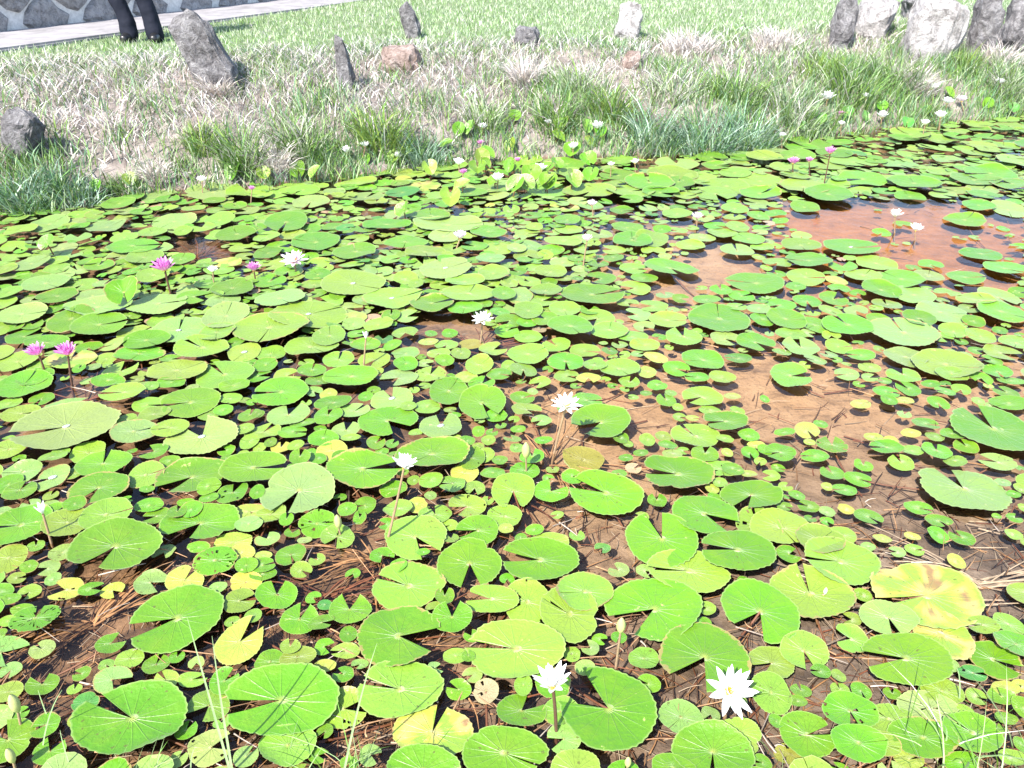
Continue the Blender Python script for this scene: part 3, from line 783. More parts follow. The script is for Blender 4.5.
# raised and tilted leaves
RAISED = [(128, 287, 38, 32, 0), (52, 247, 22, 55, 40), (100, 190, 15, 70, 20), (132, 182, 16, 60, -20), (237, 173, 22, 65, 30), (265, 176, 16, 60, -30), (300, 170, 20, 40, 10), (318, 174, 18, 60, 60), (459, 132, 15, 75, 0), (471, 130, 16, 70, 50),
          (485, 168, 14, 70, -40), (510, 170, 14, 75, 30), (451, 197, 24, 45, 0), (405, 212, 20, 60, 40), (517, 186, 18, 65, -20), (548, 182, 22, 50, 10), (515, 118, 14, 60, 0), (562, 125, 18, 60, 40), (585, 128, 16, 70, -30), (600, 133, 15, 60, 0), (572, 150, 20, 40, 20),
          (690, 130, 14, 60, 0), (845, 112, 18, 65, 20), (862, 116, 16, 70, -20), (880, 106, 16, 60, 10), (905, 122, 18, 50, 0), (925, 110, 15, 70, 40), (946, 92, 18, 60, -30), (985, 103, 16, 65, 20), (1010, 108, 16, 60, 0), (820, 118, 18, 55, 30), (800, 126, 16, 60, -20), (430, 170, 18, 60, -30), (395, 160, 16, 65, 20), (365, 162, 15, 60, 0)]
random.seed(21)
for _ in range(20):
    RAISED.append((random.gauss(510, 48), random.uniform(136, 188), random.uniform(15, 23), random.uniform(25, 70), random.uniform(-70, 70)))
for px, py, w, tl, yaw in RAISED:
    g = at(px, py + w * .55)
    s = float(sdist(np.array([g.x]), np.array([g.y]))[0])
    if s > .1: g = hit(px, py + w * .6)
    r_ = w * (.86 if py > 160 or px < 650 else .66) / F * depth(g) / 2; tl = tl * .8
    p = dict(x=0, y=0, rx=r_, ry=r_ * 1.1, notch=random.choice((90., 250., 290.)), open=random.uniform(14, 36), tone=random.choice('gdd' if py < 160 and px > 650 else 'ggl'), hand=True, z=0, tiltx=tl)
    V, q, t3, col, uv = pad_geo(p, 49, RADII_HI)
    zc = r_ * 1.0 * math.sin(R(tl)) + .05
    V = V @ np.array(Matrix.Rotation(R(-yaw), 3, 'Z')).T
    o = link('raised_lily_leaf', mesh_arrays('raised_lily_leaf', V, q, t3, col, uv), M_LEAF, loc=(g.x, g.y, max(g.z, 0) + zc))
    tag(o, None, 'lily leaf', 'lily leaves raised above the water')
    unique(('upright green', 'raised leaf', o), px, py, None)
    bx = random.uniform(-.05, .05)
    v2, q2 = tube_data(bez((0, 0, -.002), (bx * .2, .02, -zc * .5), (bx, .03, -zc - .08)), .004, .004, 6)
    link('stalk', mesh_arrays('stalk', v2, q2), M_PETIOLE, o)

# ------------------------------------------------------------------ water lilies
def petal_mesh(name, L, W, cupz):
    V, U, q = [], [], []
    nu, nv = 8, 5
    for i in range(nu):
        t = i / (nu - 1)
        wd = W * (math.sin(math.pi * min(1, t * .92 + .08) ** .85) ** .75 if t < 1 else 0) * .5
        wd = max(wd, .0006)
        for j in range(nv):
            s = j / (nv - 1) * 2 - 1
            V.append((L * t, wd * s, cupz * L * (t * t * .55) + wd * .55 * s * s)); U.append((t, s * .5 + .5, 0))
    for i in range(nu - 1):
        for j in range(nv - 1):
            a = i * nv + j
            q.append((a, a + nv, a + nv + 1, a + 1))
    return np.array(V), q, np.array(U)


PET = {}
for kind, m in (('white', M_WHITE), ('blush', M_BLUSH), ('pink', M_PINK)):
    for sz in ('outer', 'middle', 'inner'):
        L, W, cz = {'outer': (1.0, .30, .25), 'middle': (.93, .28, .3), 'inner': (.76, .22, .35)}[sz]
        V, q, U = petal_mesh('petal', L, W, cz)
        me = mesh_arrays('petal', V, q, None, (1, 1, 1), U)
        me.materials.append(m)
        PET[kind, sz] = (me, V, q, U, m)
WHORL = {'open': ((9, 10, 'outer'), (9, 30, 'middle'), (7, 55, 'inner')), 'cup': ((11, 33, 'outer'), (11, 52, 'middle'), (9, 68, 'inner')), 'closed': ((5, 62, 'outer'), (5, 74, 'middle'), (3, 80, 'inner'))}


def lily(px, py, w, bx, by, kind, form, label, group, lean=(0, 0), dark=False, detail=True):
    b = at(bx, by)
    s = float(sdist(np.array([b.x]), np.array([b.y]))[0])
    if s > .08: b = hit(bx, by)
    d = ray(px, py)
    t = b.y / d.y
    h = Vector((0, 0, CAM_H)) + d * t                                # head in the upright plane through the foot
    h.z = max(h.z, max(b.z, 0) + .03)
    wid = w / F * depth(h)
    Lp = wid / {'open': 1.95, 'cup': 1.6, 'closed': .9}[form]
    root = link('water_lily', None, loc=h)
    tag(root, label, 'water lily', group)
    if label is None: unique((f'small {dict(white="white", blush="pale pink", pink="magenta")[kind]}', 'bloom', root), px, py, None)
    L = Matrix.Rotation(R(lean[0]), 4, 'X') @ Matrix.Rotation(R(lean[1]), 4, 'Y')
    acc = Acc()
    k0 = 0
    for n, el, sz in WHORL[form]:
        me, V, q, U, m = PET[kind, sz]
        for k in range(n):
            yaw = 2 * math.pi * (k + k0) / n + random.uniform(-.1, .1)
            rot = L @ Matrix.Rotation(yaw, 4, 'Z') @ Matrix.Rotation(-R(el + random.uniform(-7, 7)), 4, 'Y') @ Matrix.Scale(Lp * random.uniform(.9, 1.05), 4) @ Matrix.Translation((.06, 0, 0))
            if detail:
                o = link('petal', me, None, root)
                o.matrix_local = rot
            else:
                W4 = np.array(rot)
                acc.add(V @ W4[:3, :3].T + W4[:3, 3], q, [], (1, 1, 1), U)
        k0 += .5
    if not detail: link('blossom', acc.mesh('blossom'), PET[kind, 'outer'][4], root)
    if form != 'closed':
        bm = bmesh.new()
        for k in range(26):
            a = random.uniform(0, 6.28); rr = Lp * random.uniform(.02, .17)
            v = Vector((math.cos(a) * rr, math.sin(a) * rr, Lp * .02)); tip = Vector((math.cos(a) * rr * 1.5, math.sin(a) * rr * 1.5, Lp * random.uniform(.3, .42)))
            v2, q2 = tube_data([v, (v + tip) / 2, tip], Lp * .022, Lp * .012, 4)
            vs = [bm.verts.new(x) for x in v2]
            for f in q2: bm.faces.new([vs[i] for i in f])
        me = bpy.data.meshes.new('stamens'); bm.to_mesh(me); bm.free()
        o = link('stamens', me, M_STAMEN, root); o.matrix_local = L
    foot = Vector((b.x, b.y, terr(b.x, b.y) - .01)) - h
    mid = foot * .5 + Vector((random.uniform(-.01, .01), 0, 0))
    v2, q2 = tube_data(bez((0, 0, 0), mid, foot), max(.0035, Lp * .07), .005, 7)
    link('stalk', mesh_arrays('stalk', v2, q2), M_PSTALK if dark else M_STALK, root)
    return root


G1, G2 = 'white water lilies', 'pink water lilies'
random.seed(5)
lily(553, 688, 40, 557, 732, 'white', 'cup', 'white cup-shaped water lily on a short dark stalk beside the biggest bottom pad', G1, (-4, -6), True)
lily(728, 692, 54, 727, 716, 'white', 'open', 'wide open spiky white water lily low on mud, lowest bloom at right', G1, (28, 12))
lily(404, 468, 25, 381, 540, 'white', 'cup', 'white water lily on a long pale leaning stalk above scattered bare stems', G1, (4, 10))
lily(566, 407, 32, 551, 453, 'white', 'open', 'white water lily above open brown mud, beside a lone deeply notched pad', G1, (6, 4))
lily(482, 321, 23, 478, 342, 'white', 'open', 'white water lily above a dark star of submerged stems', G1, (8, 0))
lily(294, 262, 28, 296, 274, 'blush', 'open', 'pinkish white open water lily right of the small magenta one', G1, (10, 0))
lily(43, 514, 12, 50, 543, 'white', 'closed', 'half closed small white lily on a thin stalk near the left edge', G1)
lily(213, 272, 11, 214, 284, 'white', 'cup', 'small white lily between the two far left magenta lilies', G1, (0, 0), False, False)
lily(366, 339, 7, 362, 368, 'white', 'closed', 'tiny white lily bud on a thin stalk between lime pads', G1, (0, 0), False, False)
lily(895, 217, 14, 897, 233, 'white', 'cup', 'upright white lily above orange water, left one of the reflected pair', G1, (0, 5), False, False)
lily(915, 231, 14, 917, 240, 'white', 'cup', 'white lily above orange water, right one of the reflected pair', G1, (0, 8), False, False)
lily(592, 206, 11, 594, 217, 'blush', 'cup', 'pale pink lily bud farther back of the two in the middle distance', G2, (0, 0), False, False)
lily(587, 241, 12, 582, 268, 'blush', 'cup', 'pale pink lily nearer of the two in the middle distance', G2, (0, 0), False, False)
lily(460, 239, 15, 452, 250, 'blush', 'cup', 'pale pink lily low among pads behind the white lily with bare stems', G2, (0, 0), False, False)
lily(697, 219, 12, 698, 226, 'blush', 'cup', 'pale pink lily low on pads in the middle right distance', G2, (0, 0), False, False)
lily(165, 271, 24, 173, 298, 'pink', 'cup', 'tall bright magenta water lily with yellow centre on a dark stalk', G2, (8, 0), True)
lily(254, 271, 16, 257, 282, 'pink', 'cup', 'half open magenta lily beside the pinkish white lily', G2, (0, 0), True)
lily(39, 355, 22, 44, 372, 'pink', 'cup', 'left one of the magenta lily pair near the left edge', G2, (10, -8), True)
lily(68, 355, 23, 70, 386, 'pink', 'cup', 'right one of the magenta lily pair near the left edge', G2, (10, 0), True)
lily(830, 154, 13, 823, 186, 'pink', 'cup', 'tallest of the three distant pink lilies on dark stalks', G2, (0, 0), True, False)
lily(809, 162, 9, 811, 176, 'pink', 'cup', 'smallest and middle one of the three distant pink lilies', G2, (0, 0), True, False)
lily(793, 164, 13, 795, 176, 'pink', 'cup', 'leftmost of the three distant pink lilies', G2, (0, 0), True, False)
for px, py, w, k in ((187, 178, 13, 'blush'), (202, 182, 13, 'white'), (252, 190, 9, 'pink'), (483, 129, 13, 'white'), (481, 145, 11, 'pink'), (459, 165, 15, 'white'), (463, 174, 11, 'pink'), (498, 181, 17, 'white'), (518, 162, 10, 'pink'), (540, 172, 18, 'white'), (548, 124, 10, 'white'),
                     (597, 129, 17, 'white'), (573, 149, 14, 'white'), (635, 164, 11, 'white'), (611, 166, 9, 'white'), (347, 153, 15, 'white'), (398, 158, 14, 'white'), (365, 147, 12, 'white'), (827, 100, 18, 'white'), (841, 115, 9, 'pink'), (882, 118, 15, 'white'), (866, 98, 11, 'white'),
                     (932, 90, 14, 'white'), (947, 104, 14, 'white'), (961, 102, 14, 'blush'), (940, 118, 15, 'white'), (999, 84, 13, 'white'), (925, 125, 12, 'white'), (782, 137, 10, 'white'), (841, 125, 9, 'white')):
    lily(px, py, w * .85, px + random.uniform(-3, 3), py + random.uniform(8, 14), k, 'cup', None, 'small lilies along the far bank', (0, 0), False, False)

# buds
def bud(px, py, hpx, bx, by, label, m=None):
    b = at(bx, by); d = ray(px, py); h = Vector((0, 0, CAM_H)) + d * (b.y / d.y)
    h.z = max(h.z, .025)
    r_ = hpx / F * depth(h) / 2
    root = link('lily_bud', None, loc=h)
    tag(root, label, 'lily bud', 'closed lily buds')
    bm = bmesh.new()
    for i in range(9):
        t = i / 8
        rr = r_ * .42 * math.sin(math.pi * (t * .93 + .05)) ** .8
        for k in range(10):
            a = 2 * math.pi * k / 10
            q = 1 + .08 * math.cos(a * 4)
            bm.verts.new((math.cos(a) * rr * q, math.sin(a) * rr * q, (t - .4) * 2 * r_))
    bm.verts.ensure_lookup_table()
    for i in range(8):
        for k in range(10): bm.faces.new([bm.verts[j] for j in (i * 10 + k, i * 10 + (k + 1) % 10, (i + 1) * 10 + (k + 1) % 10, (i + 1) * 10 + k)])
    me = bpy.data.meshes.new('sepals'); bm.to_mesh(me); bm.free()
    for f in me.polygons: f.use_smooth = True
    link('sepals', me, m or M_BUD, root)
    foot = Vector((b.x, b.y, terr(b.x, b.y))) - h
    v2, q2 = tube_data(bez((0, 0, -r_ * .7), foot * .5, foot), .003, .004, 6)
    link('stalk', mesh_arrays('stalk', v2, q2), M_STALK, root)


bud(15, 705, 26, 18, 728, 'yellowish lily bud near the left edge, above the lowest bud')
bud(11, 757, 22, 14, 775, 'plump greenish lily bud at the bottom left corner')
bud(621, 627, 22, 615, 668, 'pale pointed lily bud rising from mud between two large green pads')
bud(628, 763, 16, 627, 775, 'small bud at the bottom edge under the biggest notched pad')
bud(526, 452, 20, 527, 472, 'pale green bud standing in mud below the white lily over open mud')
bud(338, 523, 18, 342, 536, 'greenish bud left of the long stalk of a white lily')
bud(825, 593, 9, 800, 598, 'tiny whitish bud lying on a lime pad at lower right', M_WHITE)

# ------------------------------------------------------------------ submerged and floating stems
def stem_clump(px, py, n, L, label, tone, dirs=None):
    c = at(px, py)
    acc = Acc()
    for k in range(n):
        a = random.uniform(0, 6.28) if dirs is None else R(random.choice(dirs) + random.uniform(-22, 22))
        l = L * random.uniform(.5, 1.1)
        z1 = random.uniform(-.03, .004)
        p2 = Vector((math.cos(a) * l, math.sin(a) * l, z1)); mid = p2 * .5 + Vector((random.uniform(-.04, .04), random.uniform(-.04, .04), random.uniform(.0, .015)))
        v, q = tube_data(bez((random.uniform(-.02, .02), random.uniform(-.02, .02), -.06), mid, p2, 6), random.uniform(.002, .0042), .002, 5)
        acc.add(v, q, [], np.array(tone) * random.uniform(.6, 1.5))
    o = link('stem_clump', acc.mesh('stem_clump'), M_STEM, loc=(c.x, c.y, 0))
    tag(o, label, 'stems', 'clumps of bare lily stems in the water')


random.seed(9)
RED, TAN, GREY = (.13, .05, .025), (.26, .15, .075), (.3, .25, .2)
stem_clump(478, 342, 34, .30, 'dark star of submerged stems under a white lily', RED)
stem_clump(549, 455, 22, .34, 'brown stems fanning through clear mud below a white lily', TAN, (70, 100, 200, 300, 330))
stem_clump(378, 548, 34, .26, 'tangle of bare reddish stems at the foot of the long-stalked lily', TAN, (10, 160, 190, 210, 230, 260, 290))
stem_clump(78, 392, 20, .28, 'red brown stems under the magenta lily pair', RED)
stem_clump(520, 490, 20, .2, 'dark stems around the pale pad with a downward notch', RED)
stem_clump(88, 610, 44, .3, 'matted brown stems in shallow water at lower left', TAN, (30, 50, 210, 230))
stem_clump(320, 585, 26, .26, 'reddish stems drifting left of the long-stalked lily', RED, (0, 20, 180, 200))
stem_clump(195, 250, 22, .35, 'reddish stems in open water behind the tall magenta lily', RED)
stem_clump(900, 600, 30, .34, 'pale grey stems on the mud beyond the yellowing pad', GREY, (-10, 15, 160, 190))
stem_clump(985, 570, 34, .34, 'thin pale straw stems on the shallows at the right edge', GREY, (-20, 0, 160, 180))

acc = Acc()      # loose litter on the bed
random.seed(13)
for _ in range(4200):
    px, py = random.uniform(-40, 1064), random.uniform(200, 810) if random.random() < .5 else random.uniform(480, 810)
    c = at(px, py)
    if float(sdist(np.array([c.x]), np.array([c.y]))[0]) > -.1: continue
    a = random.gauss(.5, .9); l = random.uniform(.02, .16)
    bz = terr(c.x, c.y)
    z0 = bz + random.uniform(.002, .02) if random.random() < .8 else random.uniform(-.004, .003)
    d = Vector((math.cos(a), math.sin(a), random.uniform(-.1, .1) if z0 < -.03 else .0)) * l * .5
    p0 = Vector((c.x, c.y, z0))
    v, q = tube_data(bez(p0 - d, p0 + Vector((random.uniform(-.01, .01), random.uniform(-.01, .01), .004)), p0 + d, 4), random.uniform(.0012, .0032), .001, 4)
    acc.add(v, q, [], np.array(random.choice((RED, TAN, TAN, GREY, (.05, .03, .02)))) * random.uniform(.6, 1.4))
tag(link('stem_litter', acc.mesh('stem_litter'), M_STEM), 'dead stems and litter on the muddy pond bed', 'litter', None, 'stuff')


def ribbon(name, pts, w, col, mat=M_GRASS, face=Vector((0, -1, .3))):
    pts = [Vector(p) for p in pts]
    V, q = [], []
    n = len(pts)
    for i, p in enumerate(pts):
        d = (pts[min(i + 1, n - 1)] - pts[max(i - 1, 0)]).normalized()
        sd = d.cross(face).normalized(); 
        up = sd.cross(d).normalized()
        t = i / (n - 1)
        ww = w * .8 * (1 - t ** 2.2) * .5 + .0003
        V += [p - sd * ww, p - up * ww * .35, p + sd * ww]
    for i in range(n - 1):
        for k in (0, 1):
            a = i * 3 + k
            q.append((a, a + 1, a + 4, a + 3))
    return np.array([tuple(v) for v in V]), q


def blade(x0, y0, x1, y1, w, label, lean=.0, bend=0.0, col=(.30, .42, .2)):
    b = at(x0, y0, 0)
    d = ray(x1, y1)
    tip = Vector((0, 0, CAM_H)) + d * ((b.y + lean) / d.y)
    mid = (b + tip) / 2 + Vector((bend, 0, .02))
    pts = [p - b for p in bez(b - Vector((0, 0, .08)), mid, tip, 9)]
    v, q = ribbon('g', pts, w, col)
    o = link('tall_grass', mesh_arrays('tall_grass', v, q, None, col), M_GRASS, loc=b)
    tag(o, label, 'grass blade', 'single tall grasses in the foreground')


blade(231, 775, 187, 617, .007, 'long pale blade leaning left at lower left, taller of the crossing two', .06)
blade(231, 778, 212, 636, .007, 'long upright pale blade at lower left, right one of the crossing two', .05)
blade(226, 745, 285, 752, .008, 'arching pale blade drooping right at the foot of two tall blades', .02, .0)
blade(333, 790, 377, 643, .006, 'single long pale blade leaning right over green pads at lower middle left', .06)
blade(30, 752, 62, 690, .004, 'thin pale blade leaning right at the lower left corner', .03)
blade(48, 722, 38, 690, .004, 'short thin blade leaning left at the lower left corner', .02)
blade(68, 768, 60, 730, .004, 'short upright blade near the bottom left corner', .02)
blade(185, 772, 195, 748, .004, 'short curved pale blade left of the two tall crossing blades', .02)
blade(965, 705, 957, 668, .005, 'short pale blade above the bottom right sedge', .02)
blade(430, 756, 436, 727, .003, 'dark thin stem crossing the notched pad at bottom left of centre', .02, 0, (.1, .13, .05))

# ------------------------------------------------------------------ grass
def blades_mesh(B, H, W, az, bend, cols, segs=2):
    """B (n,3) feet; curved blades in one go"""
    n = len(B)
    dirv = np.stack([np.cos(az), np.sin(az), np.zeros(n)], -1)
    sid = rng.uniform(0, math.pi, n)
    side = np.stack([np.cos(sid), np.sin(sid), np.zeros(n)], -1)
    vs, cs = [], []
    for i in range(segs + 1):
        t = i / segs
        c = B + dirv * (bend * H * t ** 1.8)[:, None]
        c[:, 2] += H * t * np.sqrt(np.clip(1 - (bend * t * .7) ** 2, .1, 1))
        if i < segs:
            hw = (W * (1 - .45 * t) / 2)[:, None] * side
            vs += [c - hw, c + hw]
        else: vs.append(c)
    k = 2 * segs + 1
    V = np.stack(vs, 1).reshape(-1, 3)
    base = np.arange(n)[:, None] * k
    q = np.concatenate([base + np.array([[2 * i, 2 * i + 1, 2 * i + 3, 2 * i + 2]]) for i in range(segs - 1)]) if segs > 1 else None
    t3 = base + np.array([[2 * segs - 2, 2 * segs - 1, 2 * segs]])
    return V, q, t3, np.repeat(cols, k, 0)


GREEN = np.array((.13, .25, .06)); BLUE = np.array((.14, .27, .14)); STRAW = np.array((.54, .50, .475)); PALE = np.array((.34, .43, .25)); YG = np.array((.16, .26, .05))


def colmix(n, choices, w):
    i = rng.choice(len(choices), n, p=np.array(w) / sum(w))
    return np.array(choices)[i] * rng.uniform(.5, 1.4, (n, 1))


# lawn
nL = 150000
u = rng.uniform(0, 1, nL); yy = 5 + 11 * u ** .8; xx = rng.uniform(-1, 1, nL) * (yy * .75 + .8)
s = sdist(xx, yy)
pd = (xx - P1.x) * N.x + (yy - P1.y) * N.y
keep = (s > 1.25 + .35 * wob(xx * 1.3, yy * 1.3)) & ~((pd > -.02) & (pd < 1.75))
xx, yy = xx[keep], yy[keep]; n = len(xx)
zz = terrain(xx, yy) - .005
H = rng.uniform(.025, .07, n)
V, q, t3, c = blades_mesh(np.stack([xx, yy, zz], -1), H, rng.uniform(.005, .010, n), rng.uniform(0, 6.28, n), rng.uniform(.2, .8, n), colmix(n, [PALE, GREEN * 1.1, (.46, .52, .38), STRAW], [.45, .25, .35, .1]), 2)
tag(link('lawn_grass', mesh_arrays('lawn_grass', V, q, t3, c), M_GRASS), 'short pale green grass of the lawn above the bank', 'grass', None, 'stuff')

# bank: straw and green, mixed in patches
nB = 120000
xx = rng.uniform(-6, 9.5, nB); t = rng.uniform(0, 1, nB)
yw = np.interp(xx, WL[:, 0], WL[:, 1])
yy = yw - .15 + t * 2.85
s = sdist(xx, yy)
keep = (s > -.13) & (s < 2.0) & (np.abs(xx) < yy * .78 + .5)
xx, yy, s = xx[keep], yy[keep], s[keep]
pat = wob(xx * .9 + 3, yy * .9) + .5 * wob(xx * 2.7, yy * 2.7 + 5)
greenness = np.interp(s, [0, .3, .6, 1.3, 2], [.75, .5, .15, -.1, .3]) + np.interp(xx, [-4, -1, 1.2, 2.5, 6], [-.05, .02, .2, .45, .3])
isg = (pat * .5 + greenness + rng.normal(0, .36, len(xx))) > .42
thin = rng.uniform(0, 1, len(xx)) < np.interp(pat, [-1, -.2, .5], [.12, .6, 1])
for nm, m, lab in (('bank_grass', isg & thin, 'mixed green grass growing on the sloping bank'), ('dry_grass', ~isg & thin, 'dry bleached straw grass matted on the bank')):
    bx, by, bs = xx[m], yy[m], s[m]
    n = len(bx)
    B = np.stack([bx, by, terrain(bx, by) - .01], -1)
    if nm == 'bank_grass':
        H = rng.uniform(.07, .22, n) * np.interp(bs, [0, .6, 1.6], [1.1, 1.1, .5])
        c = colmix(n, [GREEN, BLUE, YG, PALE], [.35, .2, .2, .3]); be = rng.uniform(.15, .8, n); W = rng.uniform(.005, .012, n)
    else:
        H = rng.uniform(.04, .16, n)
        c = rng.uniform(.6, 1.25, (n, 1)) * colmix(n, [STRAW, (.62, .54, .51), (.24, .19, .16), (.72, .70, .69), PALE], [.35, .2, .2, .25, .12]); be = rng.uniform(.6, 1.3, n); W = rng.uniform(.004, .010, n)
    V, q, t3, c = blades_mesh(B, H, W, rng.uniform(0, 6.28, n), be, c, 3)
    tag(link(nm, mesh_arrays(nm, V, q, t3, c), M_GRASS), lab, 'grass', None, 'stuff')

# tufts one can tell apart
TUFTS = [(24, 208, 48, 60, 'b', 'bluish green tall grass tuft at the left edge of the waterline'), (72, 204, 48, 70, 'b', 'wide bluish green tuft by the water, second from the left edge'), (125, 195, 26, 40, 'g', 'low green tuft at the water beside the dark gap'),
         (205, 150, 36, 44, 'y', 'yellow green tuft below and left of the leaning slab'), (243, 168, 66, 50, 'g', 'tall green tuft directly below the leaning slab'), (302, 160, 66, 56, 'g', 'dense green tuft right of the pale round stone'),
         (384, 150, 66, 60, 'y', 'dense green tuft right of the dark upright stone'), (424, 168, 50, 50, 'b', 'pale tuft behind the cluster of upright lily leaves'), (485, 125, 44, 50, 'p', 'pale mixed tuft above the far lily cluster'),
         (556, 130, 52, 56, 'g', 'green tuft below the pale stone streak at middle bank'), (612, 118, 48, 50, 'y', 'yellow green tuft on middle bank below the light grey stone'), (652, 148, 62, 60, 'b', 'tall tuft at the water left of the bluish reeds'),
         (704, 156, 74, 66, 'b', 'bluish green reed tuft jutting into the pads, left one of two'), (746, 150, 66, 60, 'b', 'bluish green reed tuft jutting into the pads, right one of two'), (735, 100, 56, 70, 'g', 'tall green tuft high on the bank above the bluish reeds'),
         (792, 125, 62, 60, 'p', 'pale green tuft between the reeds and the right bank flowers'), (850, 100, 62, 66, 'g', 'green tuft below the tall grey pillar stone'), (893, 88, 54, 60, 'g', 'green tuft in front of the big pale block'),
         (962, 74, 36, 40, 'y', 'yellow green tuft between the pale block and a tall stone'), (1004, 92, 44, 50, 'p', 'pale tuft at the right edge below the standing stones')]
TUFTS += [(158, 184, 30, 30, 's', 'bleached straw clump by the water left of the larger one'), (273, 172, 44, 42, 's', 'larger bleached straw clump between green tufts near the water'), (55, 124, 18, 60, 's', 'low bleached straw mound above the dark hollow stone'), (118, 130, 18, 50, 's', 'flat bleached straw mound on the dry left bank'),
          (524, 88, 44, 26, 's', 'narrow bleached straw streak below the flat grey stone'), (690, 52, 30, 70, 's', 'broad bleached straw mound right of the light grey stone'), (775, 48, 26, 56, 's', 'bleached straw mound left of the grey pillar stone'), (218, 96, 30, 40, 's', 'bleached straw clump at the foot of the leaning slab'), (915, 92, 36, 40, 's', 'bleached straw clump in front of the big pale block'), (1000, 66, 34, 50, 's', 'bleached straw clump below the stones at the right edge'),
          (585, 95, 46, 80, 'p', 'thin pale green tuft high on middle bank left of the small reddish stone'), (672, 100, 46, 70, 'p', 'thin pale green tuft high on middle bank right of the small reddish stone'), (820, 78, 40, 60, 'y', 'yellow green tuft in front of the grey pillar stone'), (860, 70, 34, 60, 'p', 'pale tuft in front of the pale low boulder')]
TC = {'s': ([(.62, .56, .52), (.5, .43, .37), (.7, .66, .63)], [.5, .25, .3]), 'g': ([GREEN, YG, GREEN * .5, PALE, STRAW], [.4, .35, .2, .2, .08]), 'y': ([YG, (.24, .33, .07), GREEN, STRAW], [.5, .4, .2, .12]), 'b': ([BLUE * .8, (.24, .36, .26), (.4, .5, .4), GREEN], [.45, .35, .2, .2]), 'p': ([PALE, YG, STRAW], [.5, .3, .25])}
for px, py, hp, wp, tn, lab in TUFTS:
    g = hit(px, py)
    k = depth(g) / F
    hh, ww = hp * k, wp * k
    n = 300 if tn != 's' else 520
    ang = rng.uniform(0, 6.28, n); rad = np.sqrt(rng.uniform(0, 1, n)) * ww * .42
    lx, ly = np.cos(ang) * rad, np.sin(ang) * rad * .6
    B = np.stack([lx, ly, terrain(g.x + lx, g.y + ly) - g.z - .01], -1)
    H = hh * rng.uniform(.3, 1.1, n) * (1 - .45 * rad / (ww * .42))
    V, q, t3, c = blades_mesh(B, H, rng.uniform(.005, .013, n), ang + rng.normal(0, 1.1, n), rng.uniform(.3, 1.25, n), colmix(n, *TC[tn]), 3)
    o = link('grass_tuft', mesh_arrays('grass_tuft', V, q, t3, c), M_GRASS, loc=g)
    tag(o, lab, 'grass tuft', 'grass tufts on the bank')

# foreground sedges and sprigs
for px, py, hp, wp, n, lab in ((975, 775, 70, 120, 44, 'thin pale sedge growing at the bottom right corner'), (795, 790, 30, 60, 14, 'low sparse sedge at the bottom edge right of the lowest white lily'), (345, 775, 50, 46, 16, 'small grassy sprig at the bottom edge left of the tattered yellow pad'),
                               (130, 785, 36, 50, 18, 'small leafy sprig on the pad at the bottom left'), (265, 790, 34, 60, 16, 'low grassy sprig at the foot of the tall crossing blades')):
    g = at(px, py); k = depth(g) / F
    hh, ww = hp * k, wp * k
    lx, ly = rng.uniform(-.5, .5, n) * ww, rng.uniform(-.3, .3, n) * ww
    B = np.stack([lx, ly, np.full(n, -.06)], -1)
    H = (hh * 1.3 + .06) * rng.uniform(.5, 1.1, n)
    V, q, t3, c = blades_mesh(B, H, rng.uniform(.002, .005, n), rng.uniform(0, 6.28, n), rng.uniform(.3, 1.1, n), colmix(n, [(.3, .42, .18), (.14, .28, .05), STRAW], [.5, .4, .1]), 5)
    o = link('sedge_tuft', mesh_arrays('sedge_tuft', V, q, t3, c), M_GRASS, loc=g)
    tag(o, lab, 'sedge', 'sparse sedges at the near edge')

# ------------------------------------------------------------------ stones
def rock(px, py, w, h, mat, label, lean=0, dep=.8, seed=0, sink=.25, tall=False):
    g = hit(px, py + h / 2)
    k = depth(g) / F
    W, Hh = w * k, h * k / max(.75, CP)
    rs = random.Random(seed * 17 + 3)
    bm = bmesh.new()
    for _ in range(34):
        v = Vector((rs.gauss(0, 1), rs.gauss(0, 1), rs.gauss(0, 1))).normalized()
        v = Vector([math.copysign(abs(c) ** .6, c) for c in v])
        bm.verts.new((v.x * W * .48, v.y * W * dep * .48, v.z * Hh * (.5 + sink / 2)))
    r = bmesh.ops.convex_hull(bm, input=bm.verts[:])
    bmesh.ops.delete(bm, geom=[v for v in bm.verts if not v.link_faces], context='VERTS')
    bmesh.ops.triangulate(bm, faces=bm.faces[:])
    bmesh.ops.subdivide_edges(bm, edges=bm.edges[:], cuts=3, use_grid_fill=True, smooth=.05)
    amp = min(W, Hh) * .2
    for v in bm.verts:
        n = noise.fractal(v.co * (2.5 / max(.05, min(W, Hh))) * .5 + Vector((seed * 7.3, 1, 2)), 1, 2, 4) + .5 * abs(noise.noise(v.co * (7 / max(.05, min(W, Hh))) + Vector((seed, 4, 9))))
        v.co += v.co.normalized() * n * amp
    bmesh.ops.rotate(bm, verts=bm.verts[:], matrix=Matrix.Rotation(R(lean), 3, 'Y'))
    for v in bm.verts: v.co.z += Hh * (.5 - sink / 2)
    me = bpy.data.meshes.new('stone'); bm.to_mesh(me); bm.free()
    o = link('stone', me, mat, loc=g)
    tag(o, label, 'stone', 'stones set along the bank')


